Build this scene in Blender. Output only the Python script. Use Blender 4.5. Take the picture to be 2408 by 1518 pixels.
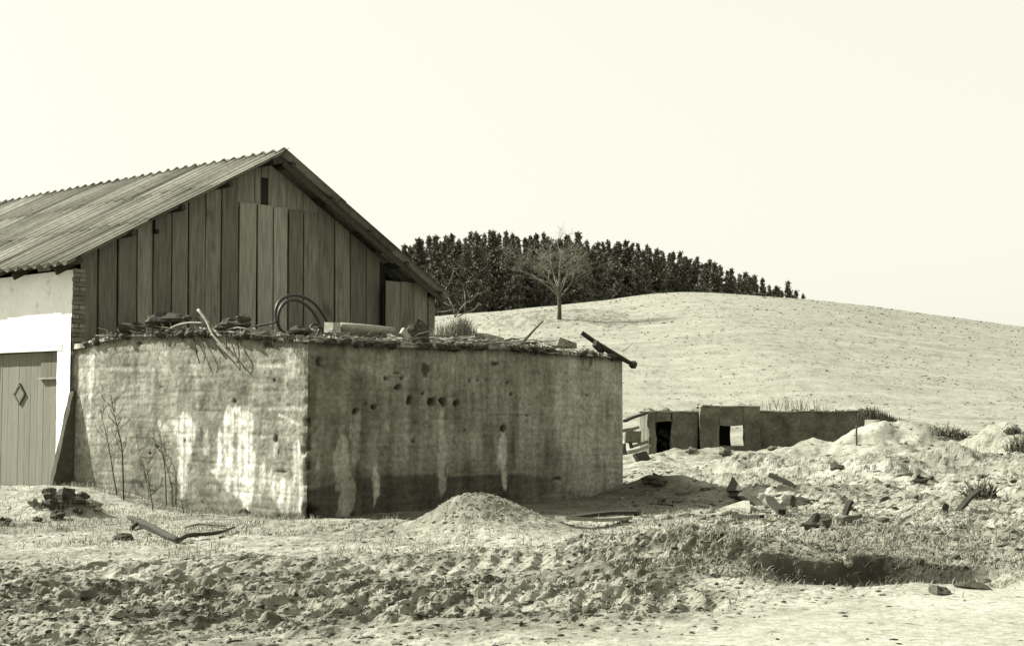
import bpy, math, random
import numpy as np
from mathutils import Vector, Matrix, Euler

# ------------------------------------------------------------------ camera, sky, sun, exposure
scene = bpy.context.scene
for o in list(bpy.data.objects):
    bpy.data.objects.remove(o)
COL = scene.collection
R = math.radians

EYE = 1.6
PITCH = math.atan(218 / 3344)
cam_d = bpy.data.cameras.new('camera')
cam = bpy.data.objects.new('camera', cam_d)
COL.objects.link(cam)
cam_d.sensor_width = 36
cam_d.lens = 50
cam_d.clip_start = .1
cam_d.clip_end = 3000
cam.location = (0, 0, EYE)
cam.rotation_euler = (R(90) + PITCH, 0, 0)
scene.camera = cam

SUN_AZ = (-.957, .29)            # horizontal direction towards the sun
_l = math.hypot(*SUN_AZ)
SUN_AZ = (SUN_AZ[0] / _l, SUN_AZ[1] / _l)
SUN_EL = R(37)
SUN = Vector((SUN_AZ[0] * math.cos(SUN_EL), SUN_AZ[1] * math.cos(SUN_EL), math.sin(SUN_EL)))

world = bpy.data.worlds.new('World')
scene.world = world
world.use_nodes = True
wn = world.node_tree
wn.nodes.clear()
sky = wn.nodes.new('ShaderNodeTexSky')
sky.sky_type = 'NISHITA'
sky.sun_disc = False
sky.sun_elevation = SUN_EL
sky.sun_rotation = math.atan2(SUN_AZ[0], SUN_AZ[1])
sky.dust_density = 4.0
sky.air_density = 1.0
bw = wn.nodes.new('ShaderNodeRGBToBW')
pw = wn.nodes.new('ShaderNodeMath'); pw.operation = 'POWER'; pw.inputs[1].default_value = .12   # veiled, nearly even sky
ml = wn.nodes.new('ShaderNodeMath'); ml.operation = 'MULTIPLY'; ml.inputs[1].default_value = 3.30
tint = wn.nodes.new('ShaderNodeMix'); tint.data_type = 'RGBA'; tint.blend_type = 'MULTIPLY'
tint.inputs['Factor'].default_value = 1
tint.inputs['B'].default_value = (1.0, 1.0, .86, 1)
bg = wn.nodes.new('ShaderNodeBackground'); bg.inputs['Strength'].default_value = .1
wo = wn.nodes.new('ShaderNodeOutputWorld')
wn.links.new(sky.outputs[0], bw.inputs[0])
wn.links.new(bw.outputs[0], pw.inputs[0])
wn.links.new(pw.outputs[0], ml.inputs[0])
wn.links.new(ml.outputs[0], tint.inputs['A'])
wn.links.new(tint.outputs['Result'], bg.inputs['Color'])
wn.links.new(bg.outputs[0], wo.inputs[0])

sun_d = bpy.data.lights.new('sun', 'SUN')
sun_d.energy = 5.0
sun_d.angle = R(.6)
sun_d.color = (1, .985, .92)
sun_o = bpy.data.objects.new('sun', sun_d)
COL.objects.link(sun_o)
sun_o.rotation_euler = SUN.to_track_quat('Z', 'Y').to_euler()
sun_o.location = (-20, 10, 30)

scene.view_settings.view_transform = 'Standard'
scene.view_settings.look = 'None'
scene.view_settings.gamma = 1
scene.view_settings.use_curve_mapping = False
scene.view_settings.exposure = 1.38
scene.render.engine = 'CYCLES'
scene.render.resolution_x = 1024
scene.render.resolution_y = 645

# ------------------------------------------------------------------ noise
def _hash(ix, iy, seed):
    h = (ix.astype(np.int64) * 374761393 + iy.astype(np.int64) * 668265263 + seed * 974711) & 0xffffffff
    h = ((h ^ (h >> 13)) * 1274126177) & 0xffffffff
    return ((h ^ (h >> 16)) & 0xffff) / 65535.0

def vnoise(x, y, seed=0):
    x = np.asarray(x, float); y = np.asarray(y, float)
    ix = np.floor(x); iy = np.floor(y)
    fx = x - ix; fy = y - iy
    fx = fx * fx * fx * (fx * (fx * 6 - 15) + 10); fy = fy * fy * fy * (fy * (fy * 6 - 15) + 10)
    a = _hash(ix, iy, seed); b = _hash(ix + 1, iy, seed)
    c = _hash(ix, iy + 1, seed); d = _hash(ix + 1, iy + 1, seed)
    return (a + (b - a) * fx) * (1 - fy) + (c + (d - c) * fx) * fy

def fbm(x, y, octv=4, seed=0, gain=.5):
    s = 0; a = 1; t = 0
    for k in range(octv):
        f = 2.03 ** k
        s = s + a * vnoise(x * f + 13.7 * k, y * f - 7.1 * k, seed + k)
        t += a; a *= gain
    return s / t

def sst(x, a, b):
    t = np.clip((np.asarray(x, float) - a) / (b - a), 0, 1)
    return t * t * (3 - 2 * t)

# ------------------------------------------------------------------ surveying helpers (2408 px wide print, 50 mm lens)
CP, SP = math.cos(PITCH), math.sin(PITCH)
def ray(u, v):
    xc = (u - 1204) / 3344; yc = -(v - 759) / 3344
    return xc, CP - SP * yc, SP + CP * yc
def at(u, v, Y):
    x, y, z = ray(u, v); k = Y / y
    return Vector((x * k, Y, EYE + z * k))

PHI = math.atan2(.76, .65)
E1 = Vector((math.cos(PHI), math.sin(PHI), 0))     # along the shaded walls, away to the right
E2 = Vector((-math.sin(PHI), math.cos(PHI), 0))    # along the sunlit walls, away to the left
A0 = Vector((-3.18, 22.2, 0))                      # near corner of the bunker
BL, BR = 6.55, 8.3                                 # lengths of its sunlit and shaded faces
C0 = A0 + E2 * BL - E1 * .05                       # near corner of the barn

def on_plane(u, v, origin, along):
    """metres along a vertical plane, and height"""
    d = ray(u, v)
    # origin + s*along = k*d  (horizontal)
    M = np.array([[d[0], -along.x], [d[1], -along.y]])
    k, s = np.linalg.solve(M, np.array([origin.x, origin.y]))
    return s, EYE + k * d[2]
def on_left(u, v): return on_plane(u, v, A0, E2)
def on_right(u, v): return on_plane(u, v, A0, E1)
def on_gable(u, v, oh=0.): return on_plane(u, v, C0 - E2 * oh, E1)

# ------------------------------------------------------------------ terrain
CREST = np.array([[-1500, 840], [0, 800], [700, 768], [1018, 747], [1100, 738], [1250, 724], [1450, 705], [1600, 697],
                  [1750, 701], [1910, 711], [2100, 740], [2408, 785], [3000, 825], [4000, 890]], float)
def hill_g(Y):
    t = np.clip((np.asarray(Y, float) - 52) / 113, 0, 1)
    up = np.sin(t * math.pi / 2) ** 1.3
    dn = np.clip((np.asarray(Y, float) - 165) / 110, 0, 1)
    return up * (1 - .85 * (dn * dn * (3 - 2 * dn)))
_hy = np.linspace(60, 200, 300)
_hg = hill_g(_hy)
_hu = np.linspace(-1500, 4000, 300)
_hv = np.interp(_hu, CREST[:, 0], CREST[:, 1])
_hv = np.convolve(np.pad(_hv, 7, mode='edge'), np.ones(15) / 15, 'valid')
_hH = np.array([np.min(((977 - v) / 3344 * _hy - (.45 - EYE)) / _hg) for v in _hv])

# x, y, height, spread x, spread y
BUMPS = [(-.46, 19.7, .38, .50, .5), (-.05, 19.3, .14, .9, .7), (-.15, 18.2, .10, 1.0, .6),
         (-2.3, 20.2, .15, 1.0, .5), (-3.7, 20.0, .06, .6, .4),
         (-8.6, 25.6, .36, 2.4, 1.0), (-7.25, 22.6, .30, .55, .40), (-6.8, 22.4, .20, .35, .3), (-9.0, 22.6, .16, .8, .5),
         (3.0, 28.3, .42, .9, .8), (4.3, 27.0, .12, .8, .6), (2.2, 21.4, .08, 1.2, .5),
         (5.2, 26.2, .16, .9, .5), (5.6, 27.8, .22, .6, .4), (7.3, 30., .15, .9, .6),
         (5.5, 46.5, .22, .7, .8), (6.6, 47, .24, .8, .9), (7.9, 45.6, .05, .6, .8), (9.7, 46.5, .26, 1.2, .9), (11.0, 45, .30, 1.0, .9),
         (11.7, 47.6, .45, .7, .8), (12.7, 47.2, .55, .8, .7), (13.7, 47.8, .48, .7, .9), (14.6, 47, .3, .9, .8), (5.7, 49.6, .22, .5, .5), (6.6, 49.4, .16, .5, .5), (9.1, 49.5, .20, .5, .6), (10.4, 49.2, .36, .7, .6), (-.95, 19.5, .13, .35, .3), (.25, 19.7, .12, .4, .3), (-.6, 19.2, .08, .3, .25), (10.4, 40, .18, 2, 1.5), (15.6, 44, .35, 1., .9), (17.2, 46, .45, 1.0, .9),
         (9.5, 33, .14, 1.2, .8), (9.9, 27.4, .22, .5, .4), (6.0, 37, .2, 1.5, 1),
         (1.6, 16.1, .17, 1.3, .7), (2.3, 15.8, .12, .9, .5), (3.5, 16.4, .10, 1.3, .5), (1.0, 14.4, .07, .9, .5)]
_rb = random.Random(17)
for _k in range(80):
    _y = 25 + 23 * _rb.random() ** .8; _u = 1560 + 900 * _rb.random()
    if _y > 41 and _u < 1960: continue
    _s = (.35 + .7 * _rb.random()) * _y / 36
    BUMPS.append(((_u - 1204) / 3344 * _y, _y, (.05 + .19 * _rb.random() ** 2) * _y / 36, _s, _s * (.6 + .5 * _rb.random())))
def base_z(X, Y):
    X = np.asarray(X, float); Y = np.asarray(Y, float)
    U = np.clip(1204 + 3344 * X / np.maximum(Y, 5), -1500, 4000)
    z = .30 * sst(X, 1, 8) * sst(Y, 28, 52) + .5 * sst(X, 8, 16) * sst(Y, 30, 56)
    z = z + .45 * sst(Y, 45, 70) * (1 - sst(X, 1, 8)) + .15 * sst(Y, 50, 70) * sst(X, 1, 8)
    z = z + np.interp(U, _hu, _hH) * hill_g(Y)
    far = sst(Y, 55, 90) * (1 - sst(Y, 150, 175))
    z = z + far * .5 * (fbm(X / 14, Y / 14, 3, 5) - .5)
    # low bank with a grey edge above the field path
    d = np.clip(1 - (((X - 2.6) / 6.5) ** 2 + ((Y - 112) / 9) ** 2), 0, 1)
    z = z + d * .7
    for (bx, by, h, sx, sy) in BUMPS:
        q = ((X - bx) / sx) ** 2 + ((Y - by) / sy) ** 2
        m = q < 14
        if np.any(m):
            z = z + np.where(m, h * np.exp(-q * .72), 0)
    return z

ROADM = lambda X, Y: np.clip(sst(X - (-.3 + (Y - 9.9) * 1.1) + .9 * (fbm(X / .9, Y / .6, 3, 8) - .5), -.9, 1.5) * (1 - sst(Y, 13.4, 15.0)), 0, 1)
def track(X, Y, p0, p1, width, pitch, amp, skew, wob):
    ax, ay = p1[0] - p0[0], p1[1] - p0[1]
    L = math.hypot(ax, ay); ax /= L; ay /= L
    s = (X - p0[0]) * ax + (Y - p0[1]) * ay
    d = -(X - p0[0]) * ay + (Y - p0[1]) * ax + .18 * np.sin(s * .45 + wob)
    m = np.exp(-(d / width) ** 6) * sst(s, 0, 1.0) * (1 - sst(s, L - 1, L))
    ph = (s + skew * d + .12 * (fbm(X / .5, Y / .5, 2, 77) - .5)) / pitch * 2 * math.pi
    sw = (ph / (2 * math.pi)) % 1.0
    lug = np.where(sw < .62, sw / .62, (1 - sw) / .38) * 2 - 1
    brk = .35 + .65 * sst(fbm(X / .22, Y / .16, 2, 33), .34, .5)
    fade = sst(fbm(X / 1.3, Y / .9, 2, 31), .30, .58)
    return m, m * (-.04 + amp * lug * brk * (.15 + .95 * fade))

def pit(X, Y):
    """bank edge of the hollow by the right hand track: lower ground on the near side"""
    edge = 15.5 + .22 * np.sin(X * 1.7) - .10 * np.sin(X * 4.1) - .5 * sst(X, 3.7, 4.6) + .12 * (fbm(X * 2, Y * 0 + 1, 3, 9) - .5)
    w = sst(X, 2.2, 3.1) * (1 - sst(X, 4.6, 5.2))
    drop = 1 - sst(Y, edge - .10, edge + .02)
    back = sst(Y, edge - 2.0, edge - .5)
    return w, drop * back * w

def boxm(X, Y, x0, x1, y0, y1, sx=.6, sy=.4):
    return sst(X, x0 - sx, x0 + sx) * (1 - sst(X, x1 - sx, x1 + sx)) * sst(Y, y0 - sy, y0 + sy) * (1 - sst(Y, y1 - sy, y1 + sy))
def churn(X, Y):
    """0 on smooth trodden or grassed soil, 1 where wheels and digging have broken it up"""
    wx = X + 1.6 * (fbm(X / 1.1, Y / .7, 3, 81) - .5); wy = Y + .9 * (fbm(X / .9, Y / .6, 3, 85) - .5)
    m = boxm(wx, wy, -12, -1.4, 10.7, 14.3)
    m = np.maximum(m, .62 * boxm(wx, wy + (wx + 1.8) * -.22, -5.4, 1.2, 14.4, 16.1))
    m = np.maximum(m, .95 * boxm(wx, wy, -1.8, 1.7, 11.2, 13.7))
    m = np.maximum(m, .9 * boxm(wx, wy, .5, 2.6, 13.9, 17.0))
    m = np.maximum(m, .6 * boxm(wx, wy, -12, -2.2, 8, 11))
    m = np.maximum(m, .35 * boxm(wx, wy, -2.6, -.6, 19.3, 21.0))
    m = np.maximum(m, .55 * sst(X, 2.2, 4) * sst(Y, 16, 18))
    return np.clip(m, 0, 1)
def gz(X, Y):
    X = np.asarray(X, float); Y = np.asarray(Y, float)
    z = base_z(X, Y)
    near = 1 - sst(Y, 24, 60)
    road = ROADM(X, Y)
    ch = churn(X, Y)
    rough = near * (1 - .88 * road) * (.55 + .45 * ch)
    z = z + rough * .10 * (fbm(X / 1.7, Y / 1.2, 3, 11) - .5)
    cl = ch
    for args in TRACKS[:2]:
        rough = rough * (1 - .5 * track(X, Y, *args)[0])
    n = fbm(X / .42, Y / .30, 3, 41)
    # churned soil: flat-topped pieces with sharp broken edges, dragged along the way the wheels turned
    pc = (.86 * X - .5 * Y); qc = (.5 * X + .86 * Y)
    d1 = fbm(pc / .15, qc / .50, 3, 43); d2 = fbm(X / .13, Y / .10, 3, 49); d3 = fbm(X / .30, Y / .26, 3, 45)
    sharp = sst(d1, .45, .55) + .6 * sst(d3, .5, .58)
    fine = sst(d2, .46, .58)
    z = z + rough * (.04 + .03 * cl) * (n - .5) + rough * (.010 + .040 * cl) * sharp + rough * (.014 + .022 * cl) * fine * (1 - sst(Y, 20, 30))
    z = z + rough * .026 * (vnoise(X / .05, Y / .045, 53) - .5) * (1 - sst(Y, 17, 26)) + rough * .03 * (vnoise(X / .16, Y / .16, 59) - .5)
    z = z + road * .010 * (fbm(X / .12, Y / .08, 2, 67) - .5) + road * .016 * (fbm(X / .5, Y / .3, 3, 61) - .5)
    z = z + near * .16 * sst(X, 1.5, 4) * sst(Y, 15, 19) * (fbm(X / .55, Y / .5, 3, 63) - .5)
    z = z + .34 * sst(X, 2, 5) * sst(Y, 22, 30) * (1 - sst(Y, 50, 58)) * (fbm(X / .8, Y / .9, 3, 65) - .5)
    z = z + .13 * sst(X, 2, 5) * sst(Y, 20, 28) * (1 - sst(Y, 50, 56)) * (fbm(X / .28, Y / .34, 3, 66) - .5)
    far = 1 - near
    z = z + far * (1 - sst(Y, 130, 160)) * (.05 * (fbm(X / 1.6, Y / .9, 3, 71) - .5))
    for args in TRACKS:
        m, t = track(X, Y, *args)
        z = z + t * (1 - .9 * road)
    w, dr = pit(X, Y)
    z = z + .08 * w * sst(Y, 15.2, 15.6) * (1 - sst(Y, 15.8, 17.2)) - .23 * dr
    return z
TRACKS = [((-4.8, 14.3), (1.2, 15.6), .66, .26, .030, -.34, .3),
          ((-2.6, 11.4), (2.4, 12.6), .62, .25, .030, -.40, 1.7),
          ((-8.0, 11.9), (-2.0, 13.2), .85, .29, .026, -.45, 2.9)]
def ground(X, Y):
    return float(gz(np.array([X]), np.array([Y]))[0])
def pg(u, v, y0=9., y1=200.):
    """where a line of sight meets the bare terrain"""
    x, y, z = ray(u, v)
    Ys = np.concatenate([np.linspace(y0, 60, 600), np.linspace(60.3, max(y1, 61), 400)])
    Ys = Ys[Ys <= y1]
    d = EYE + z / y * Ys - gz(x / y * Ys, Ys)
    i = np.argmax(d < 0)
    if d[i] >= 0: i = len(Ys) - 1
    return Vector((x / y * Ys[i], Ys[i], ground(x / y * Ys[i], Ys[i])))

# ------------------------------------------------------------------ materials (a toned black and white print: every colour is a warm grey)
def T(g):
    return (g, .985 * g, g * (.60 + .37 * g ** .45), 1)

def tone_node(nt, sock):
    r = nt.nodes.new('ShaderNodeValToRGB')
    el = r.color_ramp.elements
    el[0].position = 0; el[0].color = (0, 0, 0, 1)
    el[1].position = 1; el[1].color = T(1)
    for p in (.015, .04, .08, .15, .25, .4, .6, .8):
        e = el.new(p); e.color = T(p)
    nt.links.new(sock, r.inputs[0])
    return r.outputs[0]

def mth(nt, op, a, b=None, clamp=False):
    n = nt.nodes.new('ShaderNodeMath'); n.operation = op; n.use_clamp = clamp
    for i, v in enumerate((a, b)):
        if v is None: continue
        if isinstance(v, (int, float)): n.inputs[i].default_value = v
        else: nt.links.new(v, n.inputs[i])
    return n.outputs[0]

MATS = {}
def mat(name, base, var=.3, scale=(1, 1, 1), ns=3., detail=6, fine=.0, fs=40., fscale=(1, 1, 1), rough=.92, bump=0., bs=30.,
        attr=None, rnd=0., spec=.2, contrast=1.0, speck=0., sps=25., spscale=(1, 1, 1)):
    m = bpy.data.materials.new(name)
    m.use_nodes = True
    nt = m.node_tree
    b = nt.nodes['Principled BSDF']
    b.inputs['Roughness'].default_value = rough
    b.inputs['Specular IOR Level'].default_value = spec
    tc = nt.nodes.new('ShaderNodeTexCoord')
    co = tc.outputs['Object']
    oi = None
    if rnd:
        oi = nt.nodes.new('ShaderNodeObjectInfo')
        ad = nt.nodes.new('ShaderNodeVectorMath'); ad.operation = 'MULTIPLY_ADD'
        ad.inputs[1].default_value = (1, 1, 1)
        sc = nt.nodes.new('ShaderNodeVectorMath'); sc.operation = 'SCALE'
        sc.inputs[0].default_value = (37, 19, 53)
        nt.links.new(oi.outputs['Random'], sc.inputs['Scale'])
        nt.links.new(co, ad.inputs[0]); nt.links.new(sc.outputs[0], ad.inputs[2])
        co = ad.outputs[0]
    def noise(s, d, scv, r=.55):
        mp = nt.nodes.new('ShaderNodeMapping'); mp.inputs['Scale'].default_value = scv
        nt.links.new(co, mp.inputs[0])
        n = nt.nodes.new('ShaderNodeTexNoise'); n.inputs['Scale'].default_value = s
        n.inputs['Detail'].default_value = d; n.inputs['Roughness'].default_value = r
        nt.links.new(mp.outputs[0], n.inputs['Vector'])
        return n.outputs[0]
    val = None
    if attr:
        an = nt.nodes.new('ShaderNodeAttribute'); an.attribute_name = attr
        val = an.outputs['Fac']
        if base != 1: val = mth(nt, 'MULTIPLY', val, base)
    n1 = noise(ns, detail, scale)
    f = mth(nt, 'ADD', mth(nt, 'MULTIPLY', mth(nt, 'SUBTRACT', n1, .5), 4 * var * contrast), 1.)
    val = mth(nt, 'MULTIPLY', f, base if val is None else val)
    if fine:
        n2 = noise(fs, 4, fscale, .65)
        f2 = mth(nt, 'ADD', mth(nt, 'MULTIPLY', mth(nt, 'SUBTRACT', n2, .5), 4 * fine), 1.)
        val = mth(nt, 'MULTIPLY', val, f2)
    if speck:
        n3 = noise(sps, 3, spscale, .6)
        s3 = mth(nt, 'MULTIPLY', mth(nt, 'SUBTRACT', n3, .60), 9., clamp=True)
        val = mth(nt, 'MULTIPLY', val, mth(nt, 'SUBTRACT', 1., mth(nt, 'MULTIPLY', s3, speck)))
    if rnd:
        fr = mth(nt, 'ADD', mth(nt, 'MULTIPLY', mth(nt, 'SUBTRACT', oi.outputs['Random'], .5), 2 * rnd), 1.)
        val = mth(nt, 'MULTIPLY', val, fr)
    val = mth(nt, 'MAXIMUM', val, base * .12 if not attr else .008)
    val = mth(nt, 'MINIMUM', val, .85)
    nt.links.new(tone_node(nt, val), b.inputs['Base Color'])
    if bump:
        nb = noise(bs, 5, scale if bump < 0 else (1, 1, 1), .6)
        bn = nt.nodes.new('ShaderNodeBump'); bn.inputs['Strength'].default_value = 1
        bn.inputs['Distance'].default_value = abs(bump)
        nt.links.new(nb, bn.inputs['Height'])
        nt.links.new(bn.outputs[0], b.inputs['Normal'])
    MATS[name] = m
    return m

mat('ground', 1., var=.16, ns=.9, detail=5, fine=.34, fs=8, fscale=(1, 1.3, 1), attr='tone', bump=.018, bs=14, speck=.72, sps=5, spscale=(1, 1.5, 1))
mat('concrete', 1., var=.16, ns=3, detail=6, fine=.44, fs=11, fscale=(1, 1, 1.0), attr='tone', bump=.013, bs=15, speck=.45, sps=9)
mat('ruin_concrete', .10, var=.55, ns=1.6, detail=7, fine=.4, fs=12, bump=.03, bs=14, speck=.6, sps=2.5)
mat('plank', .165, var=.42, scale=(9, 9, .9), ns=1.6, detail=6, fine=.22, fs=7, fscale=(9, 9, .35), rnd=.30, bump=-.006, bs=8, speck=.5, sps=1.1, spscale=(1.6, 1, .7))
mat('plank_light', .27, var=.30, scale=(9, 9, .9), ns=1.6, detail=6, fine=.25, fs=7, fscale=(9, 9, .35), rnd=.15, bump=-.006, bs=8)
mat('plank_dark', .11, var=.35, scale=(9, 9, .9), ns=1.6, detail=6, fine=.25, fs=7, fscale=(9, 9, .35), rnd=.2, bump=-.006, bs=8)
mat('old_board', .10, var=.25, scale=(9, 9, .9), ns=1.6, detail=6, fine=.2, fs=7, fscale=(9, 9, .35), rnd=.3, bump=-.005, bs=8)
mat('dark_timber', .03, var=.35, scale=(4, 4, 4), ns=3, detail=5, fine=.2, rnd=.3, bump=.006, bs=20)
mat('grey_timber', .10, var=.35, scale=(3, 3, 3), ns=3, detail=5, fine=.25, fs=30, rnd=.3, bump=.006, bs=20)
mat('pale_timber', .24, var=.25, scale=(3, 3, 3), ns=3, detail=5, fine=.2, fs=30, rnd=.2, bump=.004, bs=20)
mat('door_paint', .145, var=.16, scale=(6, 6, .8), ns=2, detail=5, fine=.12, fs=9, fscale=(6, 6, .5), rnd=.07, rough=.75)
mat('whitewash', .80, var=.09, ns=1.2, detail=6, fine=.07, fs=9, bump=.01, bs=10, speck=.3, sps=3)
mat('dirty_plaster', .34, var=.4, ns=3.5, detail=7, fine=.2, fs=20, bump=.02, bs=16, speck=.5, sps=6)
mat('brick', .15, var=.3, ns=5, detail=5, fine=.2, fs=40, rnd=.35, bump=.006, bs=40)
mat('mortar', .16, var=.3, ns=5, detail=5, bump=.006, bs=40)
mat('roof_sheet', .17, var=.30, scale=(.5, 6, 1), ns=1.3, detail=6, fine=.3, fs=9, rnd=.32, rough=.9, bump=.004, bs=30, speck=.35, sps=5)
mat('interior_dark', .02, var=.2)  # near-black colour standing in for the shade of unlit insides
mat('black_rubber', .012, var=.2, rough=.5, spec=.4)
mat('turf', .13, var=.5, ns=5, detail=6, fine=.35, fs=22, bump=.05, bs=12, speck=.7, sps=9)
mat('dark_sod', .045, var=.5, ns=6, detail=6, fine=.3, fs=25, bump=.04, bs=14)
mat('straw', .24, var=.35, ns=8, detail=3, rnd=.0)
mat('dull_straw', .15, var=.4, ns=8, detail=3)
mat('dark_weed', .06, var=.4, ns=8, detail=3)
mat('clod', .12, var=.45, ns=5, detail=5, fine=.3, fs=30)
mat('stone', .2, var=.35, ns=6, detail=5, fine=.25, fs=30, rnd=.3, bump=.01, bs=30)
mat('dark_stone', .05, var=.35, ns=6, detail=5, fine=.25, fs=30, rnd=.3, bump=.01, bs=30)
mat('needles', .10, var=.5, ns=.9, detail=5, rnd=.35, rough=.8)
mat('bark_dark', .045, var=.3, ns=6)
mat('bark_pale', .17, var=.3, ns=4, rnd=.2)
mat('bark_tree', .15, var=.3, ns=4)
mat('bark_trunk', .07, var=.4, ns=3)
M = MATS

# ------------------------------------------------------------------ mesh helpers
class MB:
    def __init__(s): s.v = []; s.f = []
    def add(s, vs, fs):
        n = len(s.v); s.v += [tuple(p) for p in vs]; s.f += [tuple(i + n for i in f) for f in fs]; return s
    def box(s, c, d, rot=None, jit=0., rng=None):
        m = Euler(rot).to_matrix() if rot else Matrix.Identity(3)
        vs = []
        for sx in (-.5, .5):
            for sy in (-.5, .5):
                for sz in (-.5, .5):
                    p = Vector((sx * d[0], sy * d[1], sz * d[2]))
                    if jit: p += Vector([(rng.random() - .5) * jit for _ in range(3)])
                    vs.append(m @ p + Vector(c))
        return s.add(vs, [(0, 1, 3, 2), (4, 6, 7, 5), (0, 4, 5, 1), (2, 3, 7, 6), (0, 2, 6, 4), (1, 5, 7, 3)])
    def prism(s, poly, a, b):
        """poly: list of points of the near face (3d), offset vector b-a extruded"""
        n = len(poly); off = Vector(b) - Vector(a)
        vs = [Vector(p) for p in poly] + [Vector(p) + off for p in poly]
        fs = [tuple(range(n)), tuple(range(2 * n - 1, n - 1, -1))]
        fs += [(i, i + n, (i + 1) % n + n, (i + 1) % n) for i in range(n)]
        return s.add(vs, fs)
    def tube(s, pts, rad, k=6, rng=None, jit=0.):
        pts = [Vector(p) for p in pts]; n = len(pts)
        if not hasattr(rad, '__len__'): rad = [rad] * n
        vs = []; fs = []
        prev = None
        for i, p in enumerate(pts):
            t = (pts[min(i + 1, n - 1)] - pts[max(i - 1, 0)])
            if t.length < 1e-9: t = Vector((0, 0, 1))
            t.normalize()
            if prev is None:
                a = t.orthogonal().normalized()
            else:
                a = (prev - t * prev.dot(t))
                a = a.normalized() if a.length > 1e-6 else t.orthogonal().normalized()
            prev = a; b = t.cross(a)
            for j in range(k):
                w = 2 * math.pi * j / k
                r = rad[i] * (1 + (jit * (rng.random() - .5) if rng else 0))
                vs.append(p + (a * math.cos(w) + b * math.sin(w)) * r)
        for i in range(n - 1):
            for j in range(k):
                fs.append((i * k + j, i * k + (j + 1) % k, (i + 1) * k + (j + 1) % k, (i + 1) * k + j))
        fs.append(tuple(range(k - 1, -1, -1))); fs.append(tuple(range((n - 1) * k, n * k)))
        return s.add(vs, fs)
    def lump(s, c, d, rng, rough=.25, rings=6, seg=9, rz=0.):
        """uneven stone or clod"""
        ph = [rng.random() * 6.28 for _ in range(6)]
        vs = []; fs = []
        cz, sz = math.cos(rz), math.sin(rz)
        for i in range(rings + 1):
            th = math.pi * i / rings
            for j in range(seg):
                w = 2 * math.pi * j / seg
                q = 1 + rough * (math.sin(2 * w + ph[0]) * .5 + math.sin(3 * w + ph[1] + th) * .4 + math.sin(3 * th + ph[2] + w) * .4 + (rng.random() - .5) * .5)
                x = math.sin(th) * math.cos(w) * q * d[0] * .5; y = math.sin(th) * math.sin(w) * q * d[1] * .5
                vs.append((c[0] + x * cz - y * sz, c[1] + x * sz + y * cz, c[2] + math.cos(th) * q * d[2] * .5))
        for i in range(rings):
            for j in range(seg):
                fs.append((i * seg + j, (i + 1) * seg + j, (i + 1) * seg + (j + 1) % seg, i * seg + (j + 1) % seg))
        return s.add(vs, fs)
    def mesh(s, name, smooth=False):
        me = bpy.data.meshes.new(name)
        me.from_pydata(s.v, [], s.f)
        if smooth: me.polygons.foreach_set('use_smooth', [True] * len(me.polygons))
        me.update()
        return me
    def build(s, name, m, parent=None, smooth=False):
        return link(name, s.mesh(name, smooth), m, parent)

def link(name, me, m, parent=None):
    if m and not me.materials: me.materials.append(M[m] if isinstance(m, str) else m)
    o = bpy.data.objects.new(name, me); COL.objects.link(o)
    if parent: o.parent = parent
    return o
def tag(o, label=None, cat=None, group=None, kind=None):
    if label: o['label'] = label
    if cat: o['category'] = cat
    if group: o['group'] = group
    if kind: o['kind'] = kind
    return o
def empty(name, loc, rz=0.):
    o = bpy.data.objects.new(name, None); COL.objects.link(o)
    o.location = loc; o.rotation_euler = (0, 0, rz); o.empty_display_size = .2
    return o
def np_mesh(name, V, F, attr=None, smooth=True):
    me = bpy.data.meshes.new(name)
    V = np.asarray(V, np.float32); F = np.asarray(F, np.int32)
    me.vertices.add(len(V)); me.vertices.foreach_set('co', V.ravel())
    k = F.shape[1]
    me.loops.add(F.size); me.loops.foreach_set('vertex_index', F.ravel())
    me.polygons.add(len(F)); me.polygons.foreach_set('loop_start', np.arange(0, F.size, k, dtype=np.int32))
    if smooth: me.polygons.foreach_set('use_smooth', np.ones(len(F), bool))
    me.update(calc_edges=True)
    if attr is not None:
        a = me.attributes.new('tone', 'FLOAT', 'POINT'); a.data.foreach_set('value', np.asarray(attr, np.float32).ravel())
    return me
def grid_faces(nr, nc):
    i = np.arange(nr - 1)[:, None] * nc + np.arange(nc - 1)[None, :]
    return np.stack([i, i + 1, i + nc + 1, i + nc], -1).reshape(-1, 4)

# ------------------------------------------------------------------ ground sheet
ay = np.concatenate([np.arange(1.5, 8.6, .3), np.arange(8.6, 17, .032), np.arange(17, 31, .06), np.arange(31, 60, .16),
                     np.arange(60, 180, .45), np.arange(180, 330, 6), np.geomspace(330, 1500, 14)])
av = np.concatenate([np.linspace(-1.3, -.42, 60)[:-1], np.linspace(-.42, .42, 640), np.linspace(.42, 1.3, 60)[1:]])
YY, AA = np.meshgrid(ay, av, indexing='ij')
XX = AA * (YY + 3)
ZZ = gz(XX, YY)
n1 = fbm(XX / 2.2, YY / 1.4, 4, 101)
n2 = fbm(XX / .5, YY / .35, 3, 107)
n0 = fbm(XX / .16, YY / .12, 3, 111)
tone = .19 * (1 + .9 * (n1 - .5) + .7 * (n2 - .5) + .5 * (n0 - .5))
road = ROADM(XX, YY)
tone = tone * (1 - road) + road * .25 * (1 + .3 * (n1 - .5) + .25 * (n2 - .5))
chm = churn(XX, YY) * (1 - sst(YY, 18, 26))
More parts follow.
